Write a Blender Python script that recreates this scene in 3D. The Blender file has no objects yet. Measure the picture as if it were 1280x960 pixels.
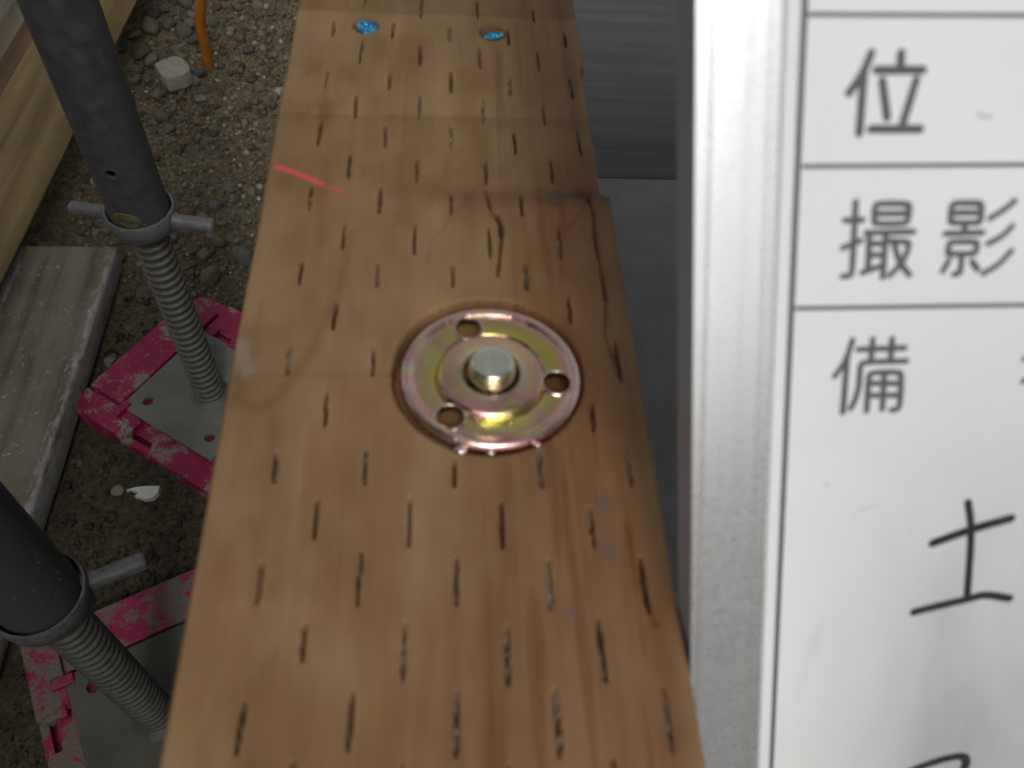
import bpy, bmesh, math, random
import numpy as np
from mathutils import Vector, Matrix

random.seed(7); rng = np.random.default_rng(7)
scene = bpy.context.scene
COL = scene.collection
MM = 0.001

# ------------------------------------------------------------------ camera
F = 1060.0                                    # focal length in pixels of a 1280 px wide picture
tv = np.array([556 - 640, 1469.0, F]); tv /= np.linalg.norm(tv)
sv = np.array([1.0, 0.0, -tv[0] / tv[2]]); sv /= np.linalg.norm(sv)
uv = np.cross(tv, sv)
if uv[1] < 0: uv = -uv
W = np.array([sv, tv, uv])                    # camera axes (right, up, forward) -> world
CAM = np.array([1.5, 0.0, 175.0])             # mm
cam = bpy.data.cameras.new('camera'); camo = bpy.data.objects.new('camera', cam); COL.objects.link(camo)
Mx = Matrix(((W[0][0], W[0][1], -W[0][2], CAM[0] * MM), (W[1][0], W[1][1], -W[1][2], CAM[1] * MM),
             (W[2][0], W[2][1], -W[2][2], CAM[2] * MM), (0, 0, 0, 1)))
camo.matrix_world = Mx
cam.sensor_width = 36; cam.lens = F / 1280 * 36
cam.clip_start = 0.005; cam.clip_end = 500
cam.dof.use_dof = True; cam.dof.focus_distance = 0.62
cam.dof.aperture_fstop = cam.lens / 1.7       # aperture about 1.7 mm wide
scene.camera = camo

# ------------------------------------------------------------------ sky, sun, exposure
SUN_EL, SUN_ROT = math.radians(52), math.radians(178)
world = bpy.data.worlds.new('World'); scene.world = world; world.use_nodes = True
wn = world.node_tree; wn.nodes.clear()
sky = wn.nodes.new('ShaderNodeTexSky'); sky.sky_type = 'NISHITA'; sky.sun_disc = False
sky.sun_elevation = SUN_EL; sky.sun_rotation = SUN_ROT; sky.air_density = 1.0; sky.dust_density = 4.0; sky.ozone_density = 1.0
hs = wn.nodes.new('ShaderNodeHueSaturation'); hs.inputs['Saturation'].default_value = 0.22   # overcast: a nearly grey sky
bg = wn.nodes.new('ShaderNodeBackground'); bg.inputs['Strength'].default_value = 0.10
wo = wn.nodes.new('ShaderNodeOutputWorld')
wn.links.new(sky.outputs[0], hs.inputs['Color']); wn.links.new(hs.outputs[0], bg.inputs[0]); wn.links.new(bg.outputs[0], wo.inputs[0])
sun = bpy.data.lights.new('sun', 'SUN'); sun.energy = 1.0; sun.angle = math.radians(20); sun.color = (1.0, 0.985, 0.955)
suno = bpy.data.objects.new('sun', sun); COL.objects.link(suno)
sd = Vector((math.sin(SUN_ROT) * math.cos(SUN_EL), math.cos(SUN_ROT) * math.cos(SUN_EL), math.sin(SUN_EL)))
suno.rotation_euler = sd.to_track_quat('Z', 'Y').to_euler()
vs = scene.view_settings; vs.view_transform = 'Standard'; vs.look = 'None'; vs.gamma = 1; vs.use_curve_mapping = False
vs.exposure = 0.06

# ------------------------------------------------------------------ helpers
def ray(x, y): return W @ np.array([(x - 640) / F, -(y - 480) / F, 1.0])
def onz(x, y, z): r = ray(x, y); return CAM + r * (z - CAM[2]) / r[2]
def ony(x, y, Y): r = ray(x, y); return CAM + r * (Y - CAM[1]) / r[1]
def onplane(x, y, p, n): r = ray(x, y); return CAM + r * (np.dot(p - CAM, n) / np.dot(r, n))
ZG = -614.0                                    # ground, mm below the top of the sill

def props(o, label=None, cat=None, group=None, kind=None):
    if label: o['label'] = label
    if cat: o['category'] = cat
    if group: o['group'] = group
    if kind: o['kind'] = kind
    return o
def obj(name, me, mat=None, parent=None, smooth=False):
    o = bpy.data.objects.new(name, me); COL.objects.link(o)
    if mat and not me.materials: me.materials.append(mat)
    if parent: o.parent = parent
    if smooth: me.shade_smooth()
    return o
def empty(name, loc, rz=0.0):
    o = bpy.data.objects.new(name, None); COL.objects.link(o); o.empty_display_size = 0.02
    o.location = [c * MM for c in loc]; o.rotation_euler = (0, 0, rz); return o
def mesh(name, v, f):
    me = bpy.data.meshes.new(name); me.from_pydata([tuple(c * MM for c in p) for p in v], [], [tuple(int(i) for i in q) for q in f]); me.update(); return me
def fast_mesh(name, v, quads):
    v = np.asarray(v, np.float32) * MM; q = np.asarray(quads, np.int32); k = q.shape[1]
    me = bpy.data.meshes.new(name)
    me.vertices.add(len(v)); me.vertices.foreach_set('co', v.ravel())
    me.loops.add(q.size); me.loops.foreach_set('vertex_index', q.ravel())
    me.polygons.add(len(q)); me.polygons.foreach_set('loop_start', np.arange(0, q.size, k, dtype=np.int32))
    me.update(calc_edges=True); me.validate(); return me
def grid_quads(nu, nv, wrap=False):
    i = np.arange(nu - (0 if wrap else 1)); j = np.arange(nv - 1)
    I, J = np.meshgrid(i, j, indexing='ij'); I2 = (I + 1) % nu
    return np.stack([I * nv + J, I2 * nv + J, I2 * nv + J + 1, I * nv + J + 1], -1).reshape(-1, 4)
def box_bm(bm, x0, x1, y0, y1, z0, z1, bev=0.0, seg=2, M=None):
    r = bmesh.ops.create_cube(bm, size=1.0)
    vs_ = r['verts']
    for v in vs_:
        v.co = Vector(((x0 + x1) / 2 + v.co.x * (x1 - x0), (y0 + y1) / 2 + v.co.y * (y1 - y0), (z0 + z1) / 2 + v.co.z * (z1 - z0)))
    if bev:
        es = list({e for v in vs_ for e in v.link_edges})
        r2 = bmesh.ops.bevel(bm, geom=es, offset=bev, segments=seg, affect='EDGES', profile=0.5)
        vs_ = list({v for f in r2['faces'] for v in f.verts} | {v for v in vs_ if v.is_valid})
    if M is not None:
        for v in vs_: v.co = M @ v.co
    return vs_
def bm_mesh(name, bm):
    for v in bm.verts: v.co = v.co * MM
    bmesh.ops.recalc_face_normals(bm, faces=bm.faces)
    me = bpy.data.meshes.new(name); bm.to_mesh(me); bm.free(); return me
def auto_smooth(me, deg=35):
    me.shade_smooth()
    me.set_sharp_from_angle(angle=math.radians(deg)); return me
def lathe(profile, n=96, close=False):
    v = []; m = len(profile)
    for i in range(n):
        a = 2 * math.pi * i / n
        for r, z in profile: v.append((r * math.cos(a), r * math.sin(a), z))
    q = grid_quads(n, m, wrap=True).tolist()
    if close: q += [[i * m + m - 1, ((i + 1) % n) * m + m - 1, ((i + 1) % n) * m, i * m] for i in range(n)]
    return v, q
def lathe_mesh(name, profile, n=96, close=False, cap0=False, cap1=False):
    v, q = lathe(profile, n, close); m = len(profile)
    if cap0: q.append([i * m for i in range(n)][::-1])
    if cap1: q.append([i * m + m - 1 for i in range(n)])
    me = mesh(name, v, q)
    bm = bmesh.new(); bm.from_mesh(me); bmesh.ops.recalc_face_normals(bm, faces=bm.faces); bm.to_mesh(me); bm.free()
    return me
def boolean_cut(me, cutters):
    o = bpy.data.objects.new('tmp', me); COL.objects.link(o); tmp = []
    for c in cutters:
        co = bpy.data.objects.new('tmpc', c); COL.objects.link(co); tmp.append(co)
        md = o.modifiers.new('b', 'BOOLEAN'); md.operation = 'DIFFERENCE'; md.object = co; md.solver = 'EXACT'
    dg = bpy.context.evaluated_depsgraph_get(); dg.update()
    new = bpy.data.meshes.new_from_object(o.evaluated_get(dg))
    for c in tmp + [o]: bpy.data.objects.remove(c)
    return new
def cyl_mesh(p0, p1, r, n=32):
    p0 = Vector(p0); p1 = Vector(p1); d = (p1 - p0); q = d.to_track_quat('Z', 'Y')
    v = [p0 + q @ Vector((r * math.cos(2 * math.pi * i / n), r * math.sin(2 * math.pi * i / n), 0)) for i in range(n)]
    v += [p + d for p in v]
    f = [[i, (i + 1) % n, n + (i + 1) % n, n + i] for i in range(n)] + [list(range(n))[::-1], list(range(n, 2 * n))]
    return mesh('c', v, f)

# value noise in numpy -------------------------------------------------
_G = rng.random((256, 256)).astype(np.float32)
def vnoise(x, y):
    xi = np.floor(x).astype(int); yi = np.floor(y).astype(int); fx = x - xi; fy = y - yi
    fx = fx * fx * (3 - 2 * fx); fy = fy * fy * (3 - 2 * fy)
    a = _G[xi & 255, yi & 255]; b = _G[(xi + 1) & 255, yi & 255]; c = _G[xi & 255, (yi + 1) & 255]; d = _G[(xi + 1) & 255, (yi + 1) & 255]
    return (a * (1 - fx) + b * fx) * (1 - fy) + (c * (1 - fx) + d * fx) * fy
def fbm(x, y, o=4):
    s = 0; a = 0.5; t = 0
    for k in range(o):
        s = s + a * vnoise(x + 17.3 * k, y + 41.7 * k); t += a; x = x * 2.03; y = y * 2.03; a *= 0.5
    return s / t
def sstep(a, b, x):
    t = np.clip((x - a) / (b - a), 0, 1); return t * t * (3 - 2 * t)
def seg_dist(X, Y, a, b):
    ax, ay = a; bx, by = b; dx, dy = bx - ax, by - ay; L2 = dx * dx + dy * dy
    t = np.clip(((X - ax) * dx + (Y - ay) * dy) / L2, 0, 1)
    return np.hypot(X - ax - t * dx, Y - ay - t * dy), t

# materials ------------------------------------------------------------
class NT:
    def __init__(s, name):
        s.m = bpy.data.materials.new(name); s.m.use_nodes = True; s.t = s.m.node_tree; s.t.nodes.clear()
        s.out = s.n('ShaderNodeOutputMaterial'); s.b = s.n('ShaderNodeBsdfPrincipled'); s.l(s.b.outputs[0], s.out.inputs[0])
    def n(s, t, **k):
        x = s.t.nodes.new(t)
        for a, v in k.items(): setattr(x, a, v)
        return x
    def l(s, a, b): s.t.links.new(a, b)
    def co(s, scale=(1, 1, 1), kind='Object', rot=(0, 0, 0)):
        tc = s.n('ShaderNodeTexCoord'); mp = s.n('ShaderNodeMapping'); mp.inputs['Scale'].default_value = scale; mp.inputs['Rotation'].default_value = rot
        s.l(tc.outputs[kind], mp.inputs[0]); return mp.outputs[0]
    def noise(s, vec, scale, det=4, rough=0.55, dist=0.0):
        x = s.n('ShaderNodeTexNoise'); x.inputs['Scale'].default_value = scale; x.inputs['Detail'].default_value = det
        x.inputs['Roughness'].default_value = rough; x.inputs['Distortion'].default_value = dist; s.l(vec, x.inputs['Vector']); return x.outputs['Fac']
    def ramp(s, fac, stops, interp='LINEAR'):
        x = s.n('ShaderNodeValToRGB'); x.color_ramp.interpolation = interp; e = x.color_ramp.elements
        while len(e) < len(stops): e.new(0.5)
        for k, (p, c) in enumerate(stops):
            e[k].position = p; e[k].color = (c, c, c, 1) if isinstance(c, (int, float)) else (*c, 1)
        s.l(fac, x.inputs[0]); return x.outputs[0]
    def mix(s, fac, a, b, mode='MIX'):
        x = s.n('ShaderNodeMix', data_type='RGBA', blend_type=mode)
        for v, i in ((fac, 0), (a, 6), (b, 7)):
            if isinstance(v, (int, float)): x.inputs[i].default_value = v if i == 0 else (v, v, v, 1)
            elif isinstance(v, tuple): x.inputs[i].default_value = (*v, 1)
            else: s.l(v, x.inputs[i])
        return x.outputs[2]
    def math(s, op, a, b=None):
        x = s.n('ShaderNodeMath', operation=op)
        for v, i in ((a, 0), (b, 1)):
            if v is None: continue
            if isinstance(v, (int, float)): x.inputs[i].default_value = v
            else: s.l(v, x.inputs[i])
        return x.outputs[0]
    def set(s, col=None, rough=None, metal=None, spec=None):
        for v, k in ((col, 'Base Color'), (rough, 'Roughness'), (metal, 'Metallic'), (spec, 'Specular IOR Level')):
            if v is None: continue
            if isinstance(v, (int, float)): s.b.inputs[k].default_value = v
            elif isinstance(v, tuple): s.b.inputs[k].default_value = (*v, 1)
            else: s.l(v, s.b.inputs[k])
        return s
    def bump(s, h, strength=0.3, dist=0.001):
        x = s.n('ShaderNodeBump'); x.inputs['Strength'].default_value = strength; x.inputs['Distance'].default_value = dist
        s.l(h, x.inputs['Height']); s.l(x.outputs[0], s.b.inputs['Normal']); return s

def mat_soil():
    k = NT('soil'); c = k.co()
    a = k.noise(c, 9, 4); b = k.noise(c, 190, 5, 0.7); d = k.noise(c, 700, 2, 0.7)
    col = k.ramp(b, [(0.28, (0.055, 0.045, 0.024)), (0.5, (0.215, 0.173, 0.095)), (0.72, (0.45, 0.375, 0.23))])
    col = k.mix(k.ramp(a, [(0.35, 0.0), (0.65, 0.55)]), col, k.ramp(b, [(0.3, (0.045, 0.037, 0.025)), (0.7, (0.17, 0.14, 0.092))]))
    sx = k.n('ShaderNodeSeparateXYZ'); k.l(c, sx.inputs[0])           # soil towards the camera darkened: shade put into the colour
    near_shade = k.n('ShaderNodeMapRange'); near_shade.inputs[1].default_value = 0.95; near_shade.inputs[2].default_value = 0.55; k.l(k.math('ADD', sx.outputs['Y'], k.math('MULTIPLY', k.math('SUBTRACT', a, 0.5), 0.9)), near_shade.inputs[0])
    col = k.mix(k.math('MULTIPLY', near_shade.outputs[0], 0.8), col, k.mix(1.0, col, (0.22, 0.22, 0.21), 'MULTIPLY'))
    sp = k.ramp(d, [(0.70, 0.0), (0.76, 1.0)]); col = k.mix(k.math('MULTIPLY', sp, 0.6), col, (0.30, 0.27, 0.21))
    k.set(col, k.ramp(k.noise(c, 120, 3), [(0.35, 0.45), (0.7, 0.95)]), spec=0.35)
    k.bump(k.math('ADD', b, k.math('MULTIPLY', d, 0.5)), 0.9, 0.004); return k.m
def mat_stone():
    k = NT('stone'); c = k.co(); oi = k.n('ShaderNodeObjectInfo'); n = k.noise(c, 110, 4); f = k.noise(c, 420, 3, 0.7)
    base = k.ramp(oi.outputs['Random'], [(0.0, (0.09, 0.087, 0.068)), (0.3, (0.16, 0.148, 0.10)), (0.55, (0.22, 0.205, 0.15)), (0.72, (0.12, 0.115, 0.11)), (0.85, (0.29, 0.27, 0.20)), (1.0, (0.19, 0.13, 0.08))])
    col = k.mix(k.ramp(n, [(0.3, 0.0), (0.7, 0.7)]), base, k.mix(0.6, base, (0.05, 0.045, 0.035)))
    col = k.mix(k.ramp(f, [(0.55, 0.0), (0.75, 0.35)]), col, (0.32, 0.30, 0.25))
    k.set(col, 0.75, spec=0.3).bump(f, 0.35, 0.0015); return k.m
def mat_pebble():
    k = NT('pebble'); c = k.co(); at = k.n('ShaderNodeAttribute', attribute_name='tint'); f = k.noise(c, 600, 3, 0.7)
    col = k.mix(k.ramp(f, [(0.35, 0.0), (0.7, 0.6)]), at.outputs['Color'], k.mix(0.7, at.outputs['Color'], (0.04, 0.034, 0.026)))
    k.set(col, 0.7, spec=0.35).bump(f, 0.3, 0.001); return k.m
def mat_plain(name, col, rough, metal=0.0, nscale=150, amp=0.25, bump=0.15, spec=0.5):
    k = NT(name); c = k.co(); n = k.noise(c, nscale, 4, 0.65)
    k.set(k.mix(k.ramp(n, [(0.3, 0.0), (0.7, 1.0)]), tuple(x * (1 - amp) for x in col), tuple(min(1, x * (1 + amp)) for x in col)),
          k.ramp(n, [(0.3, max(0.05, rough - 0.12)), (0.7, min(1, rough + 0.12))]), metal, spec).bump(n, bump, 0.0008); return k.m
def mat_concrete(name, col):
    k = NT(name); c = k.co(); n = k.noise(c, 14, 5, 0.65); f = k.noise(c, 260, 4, 0.7)
    cc = k.mix(k.ramp(n, [(0.3, 0.0), (0.7, 1.0)]), tuple(x * 0.7 for x in col), tuple(x * 1.2 for x in col))
    cc = k.mix(k.ramp(f, [(0.25, 0.55), (0.42, 0.0)]), cc, tuple(x * 0.45 for x in col))
    k.set(cc, 0.85, spec=0.3).bump(f, 0.4, 0.001); return k.m
def mat_wood(name, lo, hi, axis='Y', grey=None, specks=0.0, dirt=0.3, scale=1.0, rough=0.75):
    """planed or weathered wood, the grain running along the object's own axis"""
    k = NT(name)
    st = {'Y': (1, 0.035, 1), 'X': (0.035, 1, 1), 'Z': (1, 1, 0.035)}[axis]
    c = k.co(st); c0 = k.co()
    g = k.noise(c, 160 * scale, 5, 0.6, 0.3); g2 = k.noise(c, 34 * scale, 3, 0.5, 1.2); bl = k.noise(c0, 9, 4, 0.6)
    wv = k.n('ShaderNodeTexWave', wave_type='BANDS', bands_direction='DIAGONAL'); wv.inputs['Scale'].default_value = 22 * scale
    wv.inputs['Distortion'].default_value = 9; wv.inputs['Detail'].default_value = 2; k.l(c, wv.inputs['Vector'])
    f = k.math('ADD', k.math('MULTIPLY', g, 0.55), k.math('MULTIPLY', g2, 0.45)); f = k.math('ADD', k.math('MULTIPLY', f, 0.8), k.math('MULTIPLY', wv.outputs['Fac'], 0.2))
    col = k.ramp(f, [(0.32, lo), (0.68, hi)])
    col = k.mix(k.ramp(bl, [(0.45, 0.0), (0.75, dirt)]), col, tuple(x * 0.35 for x in lo))
    if grey:
        gm = k.noise(k.co(tuple(0.25 if s < 0.1 else 1 for s in st)), 45, 4, 0.6)
        col = k.mix(k.ramp(gm, [(0.42, 0.0), (0.66, 0.85)]), col, grey)
    if specks:
        sm = k.noise(k.co(tuple(0.6 if s < 0.1 else 1 for s in st)), 210, 4, 0.8); sz = k.noise(c0, 16, 2)
        col = k.mix(k.math('MULTIPLY', k.ramp(sm, [(0.60, 0.0), (0.66, specks)]), k.ramp(sz, [(0.40, 0.1), (0.58, 1.0)])), col, (0.50, 0.51, 0.50))
        sp = k.n('ShaderNodeSeparateXYZ'); k.l(c0, sp.inputs[0]); ed = k.math('ABSOLUTE', k.math('ADD', sp.outputs['X'], -0.004)); pe = k.noise(k.co((1, 0.3, 1)), 120, 4, 0.7)
        col = k.mix(k.ramp(k.math('ADD', k.math('MULTIPLY', ed, 12.0), k.math('MULTIPLY', pe, 0.55)), [(0.83, 0.0), (0.92, 0.75)]), col, (0.40, 0.40, 0.39))
    k.set(col, rough, spec=0.3).bump(f, 0.35, 0.0012); return k.m

M = {}
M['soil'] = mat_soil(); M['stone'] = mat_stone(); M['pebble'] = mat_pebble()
M['concrete'] = mat_concrete('concrete', (0.26, 0.26, 0.25)); M['slab'] = mat_concrete('slab_concrete', (0.25, 0.25, 0.245))
M['pipe'] = mat_plain('dark_pipe', (0.105, 0.108, 0.112), 0.5, 0.3, 90, 0.28, 0.12)
def mat_dusty():
    k = NT('dusty_dark_pipe'); c = k.co(); n = k.noise(c, 260, 4, 0.65); f = k.noise(k.co((1, 1, 0.6)), 230, 3, 0.7)
    k.set(k.mix(k.ramp(f, [(0.64, 0.0), (0.72, 0.8)]), k.mix(n, (0.045, 0.045, 0.045), (0.075, 0.075, 0.075)), (0.27, 0.27, 0.26)), 0.6, 0.1).bump(f, 0.2, 0.0006); return k.m
M['pipedusty'] = mat_dusty()
M['galv'] = mat_plain('cast_galvanised', (0.19, 0.19, 0.195), 0.6, 0.3, 420, 0.3, 0.5)
M['thread'] = mat_plain('galvanised_screw', (0.145, 0.14, 0.122), 0.6, 0.35, 180, 0.3, 0.3)
M['plate'] = mat_concrete('dusty_steel_plate', (0.185, 0.185, 0.165))
M['board'] = mat_wood('fresh_board', (0.20, 0.13, 0.055), (0.36, 0.26, 0.125), 'Y', dirt=0.35)
M['boardb'] = mat_wood('brown_board', (0.13, 0.075, 0.04), (0.24, 0.15, 0.085), 'Y', dirt=0.5)
M['boardg'] = mat_wood('grey_board', (0.15, 0.12, 0.08), (0.28, 0.24, 0.17), 'Y', grey=(0.30, 0.30, 0.27), dirt=0.4)
M['greyplank'] = mat_wood('weathered_plank', (0.12, 0.095, 0.065), (0.24, 0.205, 0.15), 'Y', grey=(0.21, 0.20, 0.17), specks=0.9, dirt=0.5)
M['bearer'] = mat_wood('dark_bearer', (0.082, 0.085, 0.084), (0.112, 0.115, 0.113), 'X', dirt=0.3, scale=1.7)
M['orange'] = mat_plain('orange_plastic', (0.50, 0.16, 0.012), 0.45, 0, 80, 0.15, 0.05)
M['shard'] = mat_plain('white_shard', (0.62, 0.62, 0.60), 0.5, 0, 120, 0.08, 0.05)
M['ink'] = mat_plain('printed_ink', (0.095, 0.096, 0.104), 0.4, 0, 300, 0.1, 0.0)
k = NT('marker_ink'); n_ = k.noise(k.co(), 260, 4, 0.7)
k.set(k.ramp(n_, [(0.35, (0.008, 0.008, 0.009)), (0.62, (0.03, 0.03, 0.032)), (0.74, (0.16, 0.16, 0.165))]), 0.35)
M['marker'] = k.m
M['frameside'] = mat_plain('grey_frame_flank', (0.46, 0.54, 0.64), 0.6, 0, 100, 0.08, 0.05)
M['shade_strip'] = mat_plain('grey_shade_strip', (0.42, 0.43, 0.43), 0.5, 0, 100, 0.05, 0.0)

def mat_pink(dirt_lo, mt=1.0):
    k = NT('pink_plastic'); c = k.co(); a = k.noise(c, 34, 5, 0.68, 0.4); f = k.noise(c, 420, 4, 0.75); s2 = k.noise(c, 700, 2, 0.6)
    pink = k.mix(k.ramp(k.noise(c, 60, 3), [(0.3, 0.0), (0.7, 1.0)]), (0.22, 0.005, 0.045), (0.31, 0.010, 0.072))
    mask = k.ramp(k.math('ADD', k.math('MULTIPLY', a, 0.72), k.math('MULTIPLY', f, 0.28)), [(dirt_lo, 0.0), (dirt_lo + 0.045, 0.92)])
    fine = k.ramp(s2, [(0.63, 0.0), (0.70, 0.55)]); mask = k.mix(1.0, mask, fine, 'LIGHTEN')
    mud = k.mix(k.ramp(f, [(0.3, 0.0), (0.7, 1.0)]), (0.17 * mt, 0.155 * mt, 0.115 * mt), (0.34 * mt, 0.32 * mt, 0.25 * mt))
    k.set(k.mix(mask, pink, mud), k.ramp(mask, [(0, 0.42), (1, 0.9)]), spec=0.4).bump(mask, 0.25, 0.0008); return k.m
M['pink'] = mat_pink(0.53); M['pinkmudshade'] = mat_pink(0.465, 0.55)  # second pad: more mud, darkened to put in the near corner's shade

def mat_alu():
    k = NT('satin_aluminium'); c = k.co(); n = k.noise(c, 900, 3, 0.6); b = k.noise(c, 60, 3)
    k.set(k.ramp(b, [(0.3, (0.90, 0.905, 0.91)), (0.7, (0.95, 0.95, 0.95))]), k.ramp(n, [(0.3, 0.22), (0.7, 0.33)]), 1.0).bump(n, 0.06, 0.0004); return k.m
M['alu'] = mat_alu()
def mat_white():
    k = NT('whiteboard_face'); c = k.co(); n = k.noise(c, 18, 5, 0.6, 0.8); f = k.noise(c, 160, 3, 0.6); d = k.noise(k.co((1, 0.3, 1)), 60, 3, 0.6, 1.0)
    col = k.mix(k.ramp(n, [(0.42, 0.0), (0.75, 0.55)]), (0.82, 0.83, 0.83), (0.74, 0.75, 0.755))
    col = k.mix(k.ramp(f, [(0.70, 0.0), (0.80, 0.35)]), col, (0.5, 0.5, 0.52)); col = k.mix(k.ramp(d, [(0.66, 0.0), (0.80, 0.22)]), col, (0.45, 0.45, 0.47))
    # wiped-off marker, plus shade darkening the board towards its foot, painted in
    sx = k.n('ShaderNodeSeparateXYZ'); tc = k.n('ShaderNodeTexCoord'); k.l(tc.outputs['Object'], sx.inputs[0])
    w1 = k.noise(k.co((1, 0.45, 1), rot=(0, 0, 0.5)), 26, 4, 0.6, 0.6)
    fy = k.n('ShaderNodeMapRange'); fy.inputs[1].default_value = 0.095; fy.inputs[2].default_value = -0.03; k.l(sx.outputs['Y'], fy.inputs[0])
    fx = k.n('ShaderNodeMapRange'); fx.inputs[1].default_value = 0.018; fx.inputs[2].default_value = 0.055; fx.inputs[3].default_value = 0.08; k.l(sx.outputs['X'], fx.inputs[0])
    film_shade = k.math('MULTIPLY', k.math('MULTIPLY', fy.outputs[0], fx.outputs[0]), k.ramp(w1, [(0.25, 0.55), (0.7, 1.0)]))
    col = k.mix(film_shade, col, (0.35, 0.35, 0.35))
    k.set(col, k.ramp(n, [(0.3, 0.32), (0.7, 0.5)]), spec=0.4); return k.m
M['white'] = mat_white()
def mat_zinc():
    k = NT('yellow_zinc_plating'); c = k.co(); n = k.noise(c, 55, 3, 0.5, 1.2); f = k.noise(c, 420, 4, 0.7); g = k.noise(c, 110, 3, 0.6, 0.6)
    vm = k.n('ShaderNodeVectorMath', operation='MULTIPLY'); vm.inputs[1].default_value = (1, 1, 0); k.l(c, vm.inputs[0])
    ln = k.n('ShaderNodeVectorMath', operation='LENGTH'); k.l(vm.outputs[0], ln.inputs[0])
    rr = k.math('ADD', k.math('MULTIPLY', ln.outputs['Value'], 1 / 0.0234), k.math('MULTIPLY', k.math('SUBTRACT', n, 0.5), 0.34))
    # interference colours of the plating follow the pressed rings, broken up by noise
    col = k.ramp(rr, [(0.30, (0.80, 0.68, 0.52)), (0.42, (0.88, 0.60, 0.30)), (0.54, (0.82, 0.46, 0.38)), (0.64, (0.72, 0.64, 0.15)), (0.76, (0.76, 0.60, 0.15)), (0.84, (0.90, 0.50, 0.40)), (0.94, (0.96, 0.70, 0.62))])
    col = k.mix(k.ramp(k.noise(c, 30, 2, 0.5, 0.5), [(0.44, 0.0), (0.62, 0.75)]), col, k.ramp(n, [(0.35, (0.84, 0.44, 0.38)), (0.5, (0.70, 0.36, 0.38)), (0.62, (0.80, 0.68, 0.20))]))
    col = k.mix(k.ramp(g, [(0.56, 0.0), (0.72, 0.45)]), col, (0.74, 0.68, 0.62))
    sc_ = k.noise(k.co((1, 0.08, 1), rot=(0, 0, 0.7)), 900, 3, 0.7); sc2 = k.noise(k.co((0.08, 1, 1), rot=(0, 0, 0.25)), 700, 3, 0.7)
    sm = k.math('ADD', k.ramp(sc_, [(0.62, 0.0), (0.70, 1.0)]), k.ramp(sc2, [(0.64, 0.0), (0.71, 1.0)]))
    col = k.mix(k.math('MULTIPLY', sm, 0.35), col, (0.80, 0.77, 0.72))
    hh = k.math('ADD', k.math('ADD', k.math('MULTIPLY', f, 0.5), k.math('MULTIPLY', g, 1.6)), k.math('MULTIPLY', sm, -0.3))
    k.set(col, k.ramp(f, [(0.3, 0.14), (0.7, 0.30)]), 1.0).bump(hh, 0.22, 0.0006); return k.m
M['zinc'] = mat_zinc()
M['bolt'] = mat_plain('bright_bolt_steel', (0.90, 0.91, 0.70), 0.20, 1.0, 400, 0.12, 0.12)
def mat_blue():
    k = NT('blue_chromate_screw'); c = k.co(); n = k.noise(c, 300, 3, 0.6, 0.5)
    k.set(k.ramp(n, [(0.35, (0.02, 0.16, 0.55)), (0.5, (0.05, 0.42, 0.70)), (0.68, (0.40, 0.70, 0.62))]), 0.28, 0.9).bump(n, 0.2, 0.0004); return k.m
M['blue'] = mat_blue()
M['burr'] = mat_plain('bright_plating', (0.92, 0.78, 0.76), 0.16, 1.0, 300, 0.08, 0.05)
def mat_sticker():
    k = NT('oval_sticker'); n = k.noise(k.co(), 200, 3)
    k.set(k.ramp(n, [(0.3, (0.13, 0.12, 0.05)), (0.7, (0.17, 0.16, 0.075))]), 0.6); return k.m
M['sticker'] = mat_sticker()
def mat_sill():
    k = NT('treated_sill_wood'); at = k.n('ShaderNodeAttribute', attribute_name='wood'); c = k.co((1, 0.04, 1)); g = k.noise(c, 900, 4, 0.65)
    col = k.mix(k.ramp(g, [(0.3, 0.0), (0.7, 1.0)]), k.mix(1.0, at.outputs['Color'], (0.92, 0.91, 0.90), 'MULTIPLY'), at.outputs['Color'])
    k.set(col, 0.62, spec=0.35).bump(g, 0.2, 0.0005); return k.m
M['sill'] = mat_sill()

# ------------------------------------------------------------------ ground
def graded(lo, hi, step, far):
    a = [lo]; s = step
    while a[-1] > -far: s *= 1.35; a.append(a[-1] - s)
    b = [hi]; s = step
    while b[-1] < far: s *= 1.35; b.append(b[-1] + s)
    return np.array(a[::-1][:-1] + list(np.arange(lo, hi, step)) + b)
gx = graded(-760, -60, 3.5, 90000); gy = graded(60, 1700, 4.5, 90000)
GX, GY = np.meshgrid(gx, gy, indexing='ij')
def ground_h(X, Y):
    near = np.exp(-(np.maximum(0, np.abs(X + 400) - 900) / 1200) ** 2) * np.exp(-(np.maximum(0, np.abs(Y - 800) - 1300) / 1500) ** 2)
    h = (fbm(X / 160.0, Y / 160.0, 3) - 0.5) * 22 + (fbm(X / 22.0 + 9, Y / 22.0, 3) - 0.5) * 9 + (fbm(X / 6.0 + 3, Y / 6.0, 2) - 0.5) * 4.0
    return ZG - 4 + h * near
H = ground_h(GX, GY)
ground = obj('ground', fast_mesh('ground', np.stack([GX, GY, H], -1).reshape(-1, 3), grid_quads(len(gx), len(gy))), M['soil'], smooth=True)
props(ground, kind='structure')
def gh(x, y): return float(ground_h(np.array([x]), np.array([y]))[0])

# ------------------------------------------------------------------ foundation, inner slab
bm = bmesh.new(); box_bm(bm, -75, 75, -3200, 5200, ZG - 120, -108, 3)
foundation = props(obj('foundation_wall', bm_mesh('foundation_wall', bm), M['concrete']), 'grey concrete foundation wall under the treated sill timber', 'wall')
bm = bmesh.new(); box_bm(bm, 77, 4200, -3200, 5200, ZG - 100, -142, 4)
slab = props(obj('floor_slab', bm_mesh('floor_slab', bm), M['slab']), kind='structure')

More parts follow.
